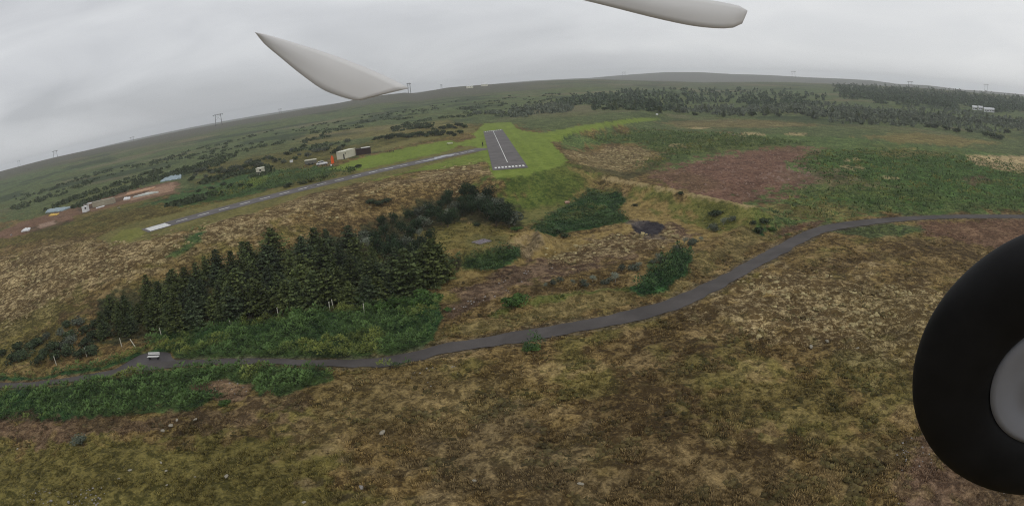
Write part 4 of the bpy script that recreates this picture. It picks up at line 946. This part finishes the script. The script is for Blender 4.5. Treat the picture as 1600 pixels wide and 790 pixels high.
# ------------------------------------------------------------------ cabins, car, flag, hut
M_cream = plain('cream_paint', (.56, .54, .43), .65, .1, .6); M_creamr = plain('cream_roof', (.70, .68, .56), .6, .08, .5); M_brn = plain('dark_brown_boards', (.040, .026, .026), .8, .3, 2); M_blk = plain('dark_opening', (.015, .015, .016), .7, .2, 3)
M_white = plain('white_paint_metal', (.70, .70, .70), .5, .06, 1); M_glass = plain('dark_window_glass', (.02, .024, .028), .12, .1, 2)
def cabin(name, label, px0, px1, depth, h, mw, mr, door=True, win=True, roof_over=.12, group=None, flip=1):
    """front corners given as two photo points on the ground; the body stands behind them"""
    a, b = G(*px0), G(*px1); a.z = b.z = 0; L_ = (b - a).length; rz = math.atan2((b - a).y, (b - a).x)
    o = thing(name, label, 'cabin', (a.x, a.y, min(gz(a.x, a.y), gz(b.x, b.y)) + .15), rz, group)
    m = MB(); m.box((L_ / 2, depth / 2, h / 2), (L_, depth, h), bev=.03)
    n = int(L_ / .45)
    for k in range(1, n): m.box((k * L_ / n, -.012, h / 2), (.05, .03, h - .2))
    m.build('wall', mw, o)
    m = MB(); m.box((L_ / 2, depth / 2, h + .07), (L_ + roof_over * 2, depth + roof_over * 2, .14), bev=.03); m.build('roof', mr, o)
    if door:
        m = MB(); m.box((.65, -.04, 1.02), (.85, .06, 2.0), bev=.01); d = m.build('door', M_blk, o)
        m = MB(); m.box((.95, -.09, 1.0), (.05, .05, .14)); m.build('handle', M_white, d)
    if win:
        m = MB(); m.box((1.75, -.04, h * .72), (.75, .06, .6), bev=.01); w = m.build('window', M_glass, o)
        m = MB()
        for s in (-1, 1): m.box((1.75 + s * .4, -.05, h * .72), (.06, .09, .72)); m.box((1.75, -.05, h * .72 + s * .33), (.86, .088, .06))
        m.build('frame', mr, w)
    m = MB()
    m.box((L_ / 2, depth / 2, -.12), (L_ - .3, depth - .3, .26))
    m.build('footing', M_st[1], o)
    return o, L_
cabin('site_cabin', 'long cream cabin with a dark door and small window beside the mown grass', (536.5, 249.5), (556, 243.5), 2.9, 2.9, M_cream, M_creamr)
dc, dl = cabin('storage_cabin', 'dark brown boarded cabin right of the cream cabin', (557.5, 243.5), (580, 240.2), 2.6, 2.4, M_brn, M_brn, win=False, door=False)
m = MB(); m.box((dl * .68, 1.35, 2.62), (dl * .62, 2.4, .22), bev=.04); m.build('roof_sheet', plain('white_sheet', (.66, .66, .62), .6, .08, .4), dc)
cabin('small_hut', 'small cream hut with a dark hatch standing alone in the grass', (401, 275), (411, 273.5), 3.2, 2.5, M_cream, M_creamr, door=False)
# box trailer left of the car
p = G(486, 257.5); tr = thing('box_trailer', 'low trailer with a pale domed roof left of the white car', 'trailer', (p.x, p.y, p.z), math.radians(12))
m = MB(); m.box((0, 0, 1.15), (4.6, 2.0, 1.3), bev=.08); m.build('body', plain('olive_grey_paint', (.14, .14, .115), .6, .12, 1), tr)
m = MB(); m.box((0, 0, 1.95), (4.8, 2.15, .3), bev=.14); m.build('roof', M_creamr, tr)
for sx in (-.7, .7):
    for sy in (-1, 1): m = MB(); m.tube((sx, sy * .82, .42), (sx, sy * 1.02, .42), .40, n=20); m.build('wheel', M_dk, tr)
m = MB(); m.tube((2.3, 0, .6), (3.3, 0, .5), .05); m.build('drawbar', M_dk, tr)
# car
p = G(503.5, 258.2); car = thing('parked_car', 'white car parked on the grass between the trailer and the orange banner', 'car', (p.x, p.y, p.z), math.radians(14))
m = MB(); m.prism([(-2.15, .35), (-2.2, .75), (-2.05, 1.0), (-1.0, 1.06), (.95, 1.02), (1.95, .88), (2.2, .65), (2.18, .35)], -.86, .86)
bmesh.ops.bevel(m.bm, geom=list(m.bm.edges), offset=.07, segments=2, affect='EDGES', clamp_overlap=True); m.build('body', M_white, car, True)
m = MB(); m.prism([(-1.75, 1.03), (-1.35, 1.46), (-.2, 1.53), (.45, 1.45), (1.15, 1.0)], -.72, .72); m.build('window', M_glass, car)
m = MB(); m.prism([(-1.4, 1.45), (-1.25, 1.54), (-.2, 1.585), (.40, 1.51), (.5, 1.45), (-.2, 1.52)], -.74, .74)
for x0, x1, z1 in ((-1.72, -1.38, 1.48), (-.35, -.3, 1.52), (1.1, .45, 1.46)):
    for s in (-1, 1): m.tube((x0, s * .735, 1.03), (x1, s * .725, z1), .045, n=6)
m.build('roof', M_white, car)
for sx in (-1.35, 1.35):
    for sy in (-1, 1):
        m = MB(); m.tube((sx, sy * .66, .33), (sx, sy * .90, .33), .33, n=24); w = m.build('wheel', M_dk, car)
        m = MB(); m.tube((sx, sy * .895, .33), (sx, sy * .915, .33), .19, n=16); m.build('rim', plain('alloy', (.4, .4, .42), .35, .1, 4, .6), w)
for s in (-.6, .6): m = MB(); m.box((2.16, s, .72), (.1, .32, .14), bev=.02); m.build('headlight', M_glass, car)
for s in (-.65, .65): m = MB(); m.box((-2.17, s, .82), (.08, .25, .16), bev=.02); m.build('tail_light', plain('red_lens', (.35, .02, .02), .3, .1, 4), car)
# orange banner
p = G(520.5, 257); fl = thing('banner', 'tall orange feather banner on a pole beside the white car', 'banner', p, math.radians(10))
m = MB(); m.tube((.55, 0, 0), (.42, 0, 2.6), .035, .025); m.tube((.42, 0, 2.6), (-.15, 0, 3.5), .025, .015); m.build('pole', M_dk, fl)
m = MB(); m.prism([(.50, .35), (-.55, .30), (-.62, 1.2), (-.66, 2.2), (-.5, 2.9), (-.15, 3.45), (.15, 3.2), (.40, 2.6), (.46, 1.5)], -.02, .02)
bmesh.ops.subdivide_edges(m.bm, edges=m.bm.edges, cuts=2)
for v in m.bm.verts: v.co.y += .12 * math.sin(v.co.x * 4 + v.co.z * 1.5)
m.build('banner_cloth', plain('orange_cloth', (.80, .13, .03), .7, .12, 1.2), fl)
p = G(517.6, 260); m = MB(); m.ball((0, 0, .35), (.35, .35, .38)); m.tube((0, 0, .68), (0, 0, .85), .08); o = m.build('gas_bottle', M_white, smooth=True); o.location = p; o['label'] = 'small round white gas bottle at the foot of the orange banner'; o['category'] = 'gas bottle'
p = G(455.5, 254); m = MB(); m.box((0, 0, .5), (1.3, .9, .9), bev=.12); m.box((0, 0, 1.0), (1.4, 1.0, .1), bev=.03); o = m.build('white_bin', M_white); o.location = p; o['label'] = 'small white bin in the bushes left of the trailer'; o['category'] = 'bin'
def table(px, py, lab, top, L_=1.9):
    p = G(px, py); t = thing('picnic_table', lab, 'table', p, math.radians(8))
    m = MB(); m.box((0, 0, .75), (L_, .8, .07), bev=.01); m.build('table_top', top, t)
    for s in (-1, 1):
        m = MB(); m.box((0, s * .72, .45), (L_, .26, .05), bev=.01); m.build('seat', top, t)
        m = MB(); m.box((s * L_ * .36, 0, .37), (.08, 1.3, .06)); m.tube((s * L_ * .36, -.55, 0), (s * L_ * .36, -.2, .74), .05); m.tube((s * L_ * .36, .55, 0), (s * L_ * .36, .2, .74), .05); m.build('leg', M_dk, t)
table(703, 226, 'pale topped picnic table by the gravel patch left of the person', M_creamr, 2.4); table(612, 238, 'dark picnic table on the mown grass right of the brown cabin', M_brn, 2.0)
# fence rail behind the lawn omitted in the photo's blur; low boards stacked on the verge stay with the yard below
# ------------------------------------------------------------------ the yard at the left
M_tarp = plain('blue_grey_tarpaulin', (.26, .33, .36), .6, .25, .5); M_yel = plain('yellow_sheet', (.62, .40, .06), .6, .1, 1); M_tan = plain('tan_steel', (.34, .31, .23), .7, .15, .6)
def slab_on(name, lab, cat, quad, th, mat, ripple=.12, rise=.0):
    c = [G(*q) for q in quad]; m = MB(); bm = m.bm; n = 10
    top = [[None] * (n + 1) for _ in range(n + 1)]; bot = [[None] * (n + 1) for _ in range(n + 1)]
    g = random.Random(int(quad[0][0]))
    for i in range(n + 1):
        for j in range(n + 1):
            u, v = i / n, j / n; p = (c[0] * (1 - u) + c[1] * u) * (1 - v) + (c[3] * (1 - u) + c[2] * u) * v
            z = gz(p.x, p.y); w = ripple * (math.sin(u * 23) * .5 + g.uniform(-.5, .5))
            top[i][j] = bm.verts.new((p.x, p.y, z + th + w + rise * math.sin(math.pi * v))); bot[i][j] = bm.verts.new((p.x, p.y, z - .1))
    for i in range(n):
        for j in range(n): bm.faces.new((top[i][j], top[i + 1][j], top[i + 1][j + 1], top[i][j + 1])); bm.faces.new((bot[i][j], bot[i][j + 1], bot[i + 1][j + 1], bot[i + 1][j]))
        for A, B in (((i, 0), (i + 1, 0)), ((i + 1, n), (i, n)), ((0, i + 1), (0, i)), ((n, i), (n, i + 1))):
            bm.faces.new((top[A[0]][A[1]], bot[A[0]][A[1]], bot[B[0]][B[1]], top[B[0]][B[1]]))
    o = m.build(name, mat); o['label'] = lab; o['category'] = cat; return o
slab_on('tarpaulin', 'rumpled blue-grey tarpaulin at the right end of the red earth yard', 'tarpaulin', [(250, 285), (283, 279), (284, 272), (266, 274)], .35, M_tarp, .3, .4)
slab_on('tarpaulin', 'long blue-grey tarpaulin at the left of the yard above the yellow sheet', 'tarpaulin', [(71, 333), (97, 330), (116, 323), (78, 327)], .35, M_tarp, .25, .3)
slab_on('plastic_sheet', 'yellow plastic sheet lying below the left tarpaulin', 'sheet', [(76, 337.5), (88, 336.5), (93, 333.5), (80, 334.5)], .2, M_yel, .12)
slab_on('sheet_stack', 'long low stack of pale sheets on the right of the yard', 'stack', [(208, 309), (222, 306.5), (248, 301), (232, 302)], .5, plain('grey_white_sheets', (.50, .52, .48), .6, .25, .5), .15)
slab_on('sheet_stack', 'small white pile of slabs at the near side of the yard', 'stack', [(193, 313), (203, 311.5), (204, 309), (195, 310)], .5, M_white, .2)
slab_on('timber_stack', 'pale orange planks stacked in the middle of the yard', 'stack', [(196, 306), (240, 295), (244, 292), (200, 302)], .35, plain('orange_timber', (.42, .25, .15), .8, .25, .7), .15)
slab_on('sheet_stack', 'white sheet lying at the left end of the yard among the weeds', 'stack', [(33, 362.5), (46, 360.5), (48, 357), (40, 357.5)], .4, M_white, .15)
slab_on('plank', 'narrow white plank lying in front of the tan container', 'plank', [(150, 326), (163, 322.5), (163.5, 321.5), (150.5, 325)], .25, M_white, .05)
slab_on('plank', 'narrow pale plank lying behind the tan container', 'plank', [(128, 321), (152, 316), (152, 315), (128, 320)], .25, M_white, .05)
cabin('storage_container', 'long tan storage container in the middle of the yard', (145, 325), (177, 318.5), 2.6, 1.9, M_tan, M_tan, door=False, win=False)
cabin('storage_container', 'short white container with a dark opening left of the tan one', (129, 333), (136, 331.5), 2.6, 2.0, M_white, M_white, door=False)
# ------------------------------------------------------------------ person standing at the runway's edge
def body(name, J, E, Rr, mat, parent, root=0):
    me = bpy.data.meshes.new(name); me.from_pydata(J, E, []); o = link(name, me, parent)
    s = o.modifiers.new('s', 'SKIN'); 
    for i, r in enumerate(Rr): me.skin_vertices[0].data[i].radius = (r, r)
    me.skin_vertices[0].data[root].use_root = True
    u = o.modifiers.new('u', 'SUBSURF'); u.levels = 1; u.render_levels = 1; me.materials.append(mat); return o
p = G(754.4, 229); pr = thing('person', 'person in dark clothes standing with a transmitter at the left edge of the main runway', 'person', p, math.radians(160))
J = [(0, 0, .93), (0, 0, 1.15), (0, 0, 1.40), (0, 0, 1.50), (0, -.01, 1.60), (0, 0, 1.72), (-.19, 0, 1.40), (-.24, .05, 1.13), (-.10, .26, 1.08), (.19, 0, 1.40), (.24, .05, 1.13), (.10, .26, 1.08), (-.10, 0, .86), (-.12, .01, .48), (-.13, -.02, .08), (-.13, .12, .04), (.10, 0, .86), (.12, .01, .48), (.13, -.02, .08), (.13, .12, .04)]
Ed = [(0, 1), (1, 2), (2, 3), (3, 4), (4, 5), (2, 6), (6, 7), (7, 8), (2, 9), (9, 10), (10, 11), (0, 12), (12, 13), (13, 14), (14, 15), (0, 16), (16, 17), (17, 18), (18, 19)]
Rr = [.14, .15, .16, .07, .10, .08, .075, .055, .04, .075, .055, .04, .10, .07, .055, .04, .10, .07, .055, .04]
body('body', J, Ed, Rr, plain('dark_clothes', (.022, .022, .026), .9, .3, 8), pr)
m = MB(); m.ball((0, .0, 1.70), (.10, .115, .10)); m.box((0, .1, 1.67), (.14, .1, .03), bev=.01); m.build('cap', M_dk, pr, True)
m = MB(); m.ball((0, .045, 1.62), (.075, .07, .09)); m.build('face', plain('skin', (.42, .27, .2), .6, .08, 9), pr, True)
m = MB(); m.box((0, .32, 1.08), (.22, .06, .16), bev=.02); m.tube((.08, .34, 1.15), (.12, .5, 1.3), .008); o = m.build('transmitter', M_dk); o.matrix_world = Matrix.Translation(p) @ Matrix.Rotation(math.radians(160), 4, 'Z'); o['label'] = 'small dark radio transmitter held by the person at the runway'; o['category'] = 'radio'
p = G(1026.6, 180.5); m = MB(); m.box((0, 0, .5), (1.6, .2, 1.0), bev=.04); m.tube((-.6, 0, -.3), (-.6, 0, .2), .05); m.tube((.6, 0, -.3), (.6, 0, .2), .05); o = m.build('marker_board', M_white); o.location = p + Vector((0, 0, .3)); o['label'] = 'small white marker board beyond the tip of the mown side strip'; o['category'] = 'marker board'

# ------------------------------------------------------------------ portal pylons on the skyline
M_py = plain('galvanised_steel', (.05, .05, .053), .7, .15, .2)
def pylon_parts():
    o = thing('power_pylon', 'x', 'pylon', (0, 0, 0), 0, 'portal pylons of the power line on the skyline')
    for s in (-1, 1):
        m = MB(); m.tube((s * 5.4, 0, -3), (s * 4.4, 0, 18.6), .55, .42, 6)
        m.build('leg', M_py, o)
    m = MB(); m.tube((-8.6, 0, 17.4), (8.6, 0, 17.4), .45, n=6); m.tube((-8.6, 0, 17.6), (-4.4, 0, 18.6), .1, n=5); m.tube((8.6, 0, 17.6), (4.4, 0, 18.6), .1, n=5); m.tube((-4.4, 0, 18.5), (4.4, 0, 18.5), .12, n=5); m.build('crossarm', M_py, o)
    m = MB(); m.tube((-4.9, 0, 8), (4.5, 0, 17), .1, n=5); m.tube((4.9, 0, 8), (-4.5, 0, 17), .1, n=5); m.build('brace', M_py, o)
    for x_ in (-7.8, 0, 7.8): m = MB(); m.tube((x_, 0, 17.3), (x_, 0, 15.6), .14, n=6); m.build('insulator', M_py, o)
    return o
py0 = pylon_parts()
pyl = [(30, 258, 5, 0, 'faintest pylon at the far left end of the skyline'), (87, 246, 9, .2, 'second pylon from the left on the skyline'), (207, 221, 7, .3, 'third pylon from the left, small and pale'), (342, 194, 14, .1, 'large portal pylon above the left part of the heath'), (438, 177, 7.5, .9, 'narrow pylon between the large left one and the low hill'), (640, 146, 13, 1.15, 'tall narrow pylon on the low hill behind the propeller blade'),
       (690, 138.5, 7, 1.2, 'small narrow pylon right of the low hill'), (975, 118, 5.5, .3, 'small pylon on the bare hill left of its summit'), (1240, 120.5, 7, .05, 'pylon on the right shoulder of the bare hill'), (1422, 133, 8.5, .1, 'pylon above the dark woodland at right'), (1541, 141.5, 7, .1, 'rightmost faint pylon on the skyline')]
for i, (px, py, hp, rot, lab) in enumerate(pyl):
    o = py0 if i == 0 else copy_tree(py0)
    D = max(1250, 18.6 * F / hp); d = raydirs([(px, py)])[0]; hd = d[:2] / np.linalg.norm(d[:2]); x_, y_ = hd * D
    zt = H + D * d[2] / math.hypot(d[0], d[1])
    o.location = (x_, y_, min(gz(x_, y_), zt + 1) if gz(x_, y_) > zt - 12 else zt); 
    az = math.atan2(x_, y_); o.rotation_euler = (0, 0, -az + rot); o['label'] = lab
    if px < 700: o.scale = (1.3, 1.3, 1.3)
# ------------------------------------------------------------------ houses in the far wood and on the skyline
def house(px, py, L_, W_, h, lab, mat=M_white, group='white houses by the distant woodland'):
    p = G(px, py); o = thing('house', lab, 'house', p, -math.atan2(p.x, p.y) + .15, group)
    m = MB(); m.prism([(-W_ / 2, -1), (-W_ / 2, h), (0, h + W_ * .34), (W_ / 2, h), (W_ / 2, -1)], -L_ / 2, L_ / 2)
    bmesh.ops.rotate(m.bm, verts=m.bm.verts, matrix=Matrix.Rotation(math.pi / 2, 3, 'Z')); m.build('wall', mat, o)
    m = MB()
    for s in (-1, 1): m.box((0, s * (W_ / 4 + .15), h + W_ * .17 + .12), (L_ + .8, W_ * .62, .18), Matrix.Rotation(-s * math.atan(.68), 3, 'X'))
    for v in m.bm.verts: pass
    m.build('roof', plain('pale_roof', (.58, .59, .6), .5, .06, .4), o)
    for k in (-.25, .1, .35): m = MB(); m.box((L_ * k, -W_ / 2 - .03, h * .55), (1.2, .08, 1.1)); m.build('window', M_glass, o)
for i, (px, py, l_, lab) in enumerate([(1523, 172, 6, 'leftmost small white house at the foot of the dark woodland'), (1532, 172.5, 5, 'second white house from the left at the foot of the dark woodland'), (1541, 175, 6, 'third white house from the left at the foot of the dark woodland'), (1549, 175.5, 7, 'rightmost white house at the foot of the dark woodland')]): house(px, py, l_, 5, 3.2, lab)
for i, (px, py, lab) in enumerate([(734, 137.8, 'small pale farm building on the skyline, left of the two'), (757, 134.8, 'small pale farm building on the skyline, right of the two')]): house(px, py, 13, 7, 4, lab, M_creamr, 'farm buildings on the skyline')

# ------------------------------------------------------------------ the aircraft's own wheel and propeller, near the camera
CM = cam.matrix_world.copy(); CR3 = CM.to_3x3()
def camdir(px, py):
    return Vector(raydirs([(px, py)])[0])
wd = camdir(1652, 595); wc = Vector((0, 0, H)) + wd * .34
rad_h = (CR3 @ Vector((1, 0, 0))); 
vfwd = wd; right = (rad_h - vfwd * rad_h.dot(vfwd)).normalized(); up = right.cross(vfwd).normalized() * 1
axis = (-vfwd * math.cos(math.radians(44)) - up * math.sin(math.radians(44))).normalized()
M_foam = plain('black_foam_rubber', (.007, .007, .0075), .7, .5, 30, bump=.0006); M_hub = plain('grey_plastic_hub', (.27, .275, .30), .5, .08, 20)
wh = thing('landing_wheel', 'black tyre with a grey hub filling the right edge, part of the aircraft', 'wheel', wc)
wh.rotation_euler = axis.to_track_quat('Z', 'Y').to_euler()
RW = .34 * math.tan(.258)
def revolve(prof, name, mat, parent, n=96):
    bm = bmesh.new(); rings = []
    for i in range(n):
        a = 2 * math.pi * i / n; rings.append([bm.verts.new((r * math.cos(a), r * math.sin(a), z)) for r, z in prof])
    for i in range(n):
        A, B = rings[i], rings[(i + 1) % n]
        for k in range(len(prof) - 1): bm.faces.new((A[k], B[k], B[k + 1], A[k + 1]))
    bmesh.ops.remove_doubles(bm, verts=bm.verts, dist=1e-6); bmesh.ops.recalc_face_normals(bm, faces=bm.faces)
    me = bpy.data.meshes.new(name); bm.to_mesh(me); bm.free(); me.materials.append(mat)
    for p_ in me.polygons: p_.use_smooth = True
    return link(name, me, parent)
rh = RW * .46; wz = RW * .15
prof = [(rh, -wz * .75)] + [(rh + (RW - rh) * (.5 - .5 * math.cos(t_)) if False else (RW + rh) / 2 + (RW - rh) / 2 * (-math.cos(t_)) , wz * math.sin(t_) if True else 0) for t_ in np.linspace(0.25, math.pi * 2 - .25, 28)] 
prof = [((RW + rh) / 2 - (RW - rh) / 2 * math.cos(t_), wz * (abs(math.sin(t_)) ** .8) * (1 if math.sin(t_) > 0 else -1)) for t_ in np.linspace(0, 2 * math.pi, 33)]
revolve(prof, 'tyre', M_foam, wh)
revolve([(0, wz * .62), (rh * .16, wz * .62), (rh * .2, wz * .42), (rh * .50, wz * .36), (rh * .54, wz * .30), (rh * .70, wz * .32), (rh * .74, wz * .40), (rh * .82, wz * .44), (rh * .92, wz * .56), (rh * 1.02, wz * .50), (rh * 1.03, -wz * .5), (rh * .9, -wz * .5), (0, -wz * .4)], 'rim', M_hub, wh)
m = MB(); m.tube((0, 0, -wz * 2.6), (0, 0, wz * .9), .0025, n=12); m.tube((0, 0, wz * .60), (0, 0, wz * .80), .006, n=6); m.build('axle', plain('steel_axle', (.35, .35, .36), .3, .1, 20, .8), wh)
# propeller: two broad pale blades, at rest
M_prop = plain('pale_grey_propeller', (.66, .655, .65), .55, .05, 6)
PR = .62; fw = CR3 @ Vector((0, 0, -1))
prop = thing('propeller', 'pale grey propeller with two broad blades against the sky', 'propeller', Vector((0, 0, H)) + camdir(800, -150) * PR)
pw = prop.location.copy()
def blade(top, bot, thick=.004):
    """outline in photo points: leading edge and trailing edge, from tip to root, set on one plane facing the camera"""
    bm = bmesh.new(); fr = []; bk = []
    def P3(q): d = camdir(*q); return Vector((0, 0, H)) + d * (PR / max(.2, d.dot(fw)))
    n = len(top)
    for i in range(n):
        a, b = P3(top[i]), P3(bot[i]); row = []; t_sec = thick * (.25 + .75 * math.sin(math.pi * min(.98, .1 + i / n)))
        for k in range(7):
            u = k / 6; p_ = a.lerp(b, u); c_ = math.sin(math.pi * u) * t_sec
            row.append((bm.verts.new(p_ - fw * (c_ + .0006) - pw - fw * (.5 - u) * .006), bm.verts.new(p_ + fw * (.0006) - pw - fw * (.5 - u) * .006)))
        fr.append([r[0] for r in row]); bk.append([r[1] for r in row])
    for i in range(n - 1):
        for k in range(6):
            bm.faces.new((fr[i][k], fr[i][k + 1], fr[i + 1][k + 1], fr[i + 1][k])); bm.faces.new((bk[i][k], bk[i + 1][k], bk[i + 1][k + 1], bk[i][k + 1]))
        bm.faces.new((fr[i][0], fr[i + 1][0], bk[i + 1][0], bk[i][0])); bm.faces.new((fr[i][6], bk[i][6], bk[i + 1][6], fr[i + 1][6]))
    for i in (0, n - 1):
        for k in range(6): bm.faces.new((fr[i][k], fr[i][k + 1], bk[i][k + 1], bk[i][k]))
    bmesh.ops.recalc_face_normals(bm, faces=bm.faces)
    me = bpy.data.meshes.new('blade'); bm.to_mesh(me); bm.free(); me.materials.append(M_prop)
    for p_ in me.polygons: p_.use_smooth = True
    return link('blade', me, prop)
def rs(P, n=22):
    P = smooth_poly(P, 8); s = np.concatenate([[0], np.cumsum(np.linalg.norm(np.diff(P, axis=0), axis=1))]); u = np.linspace(0, s[-1], n)
    return [(float(np.interp(v, s, P[:, 0])), float(np.interp(v, s, P[:, 1]))) for v in u]
blade(rs([(400, 52), (415, 55), (460, 68), (520, 87), (580, 110), (625, 131), (640, 139)]), rs([(400, 53), (412, 68), (438, 90), (470, 116), (505, 140), (545, 154), (560, 156)]))
blade(rs([(1166, 18), (1160, 13), (1130, 6), (1080, -2), (1020, -10), (940, -22), (860, -40)]), rs([(1167, 22), (1162, 35), (1140, 43), (1090, 40), (1030, 28), (950, 8), (860, -14)]))
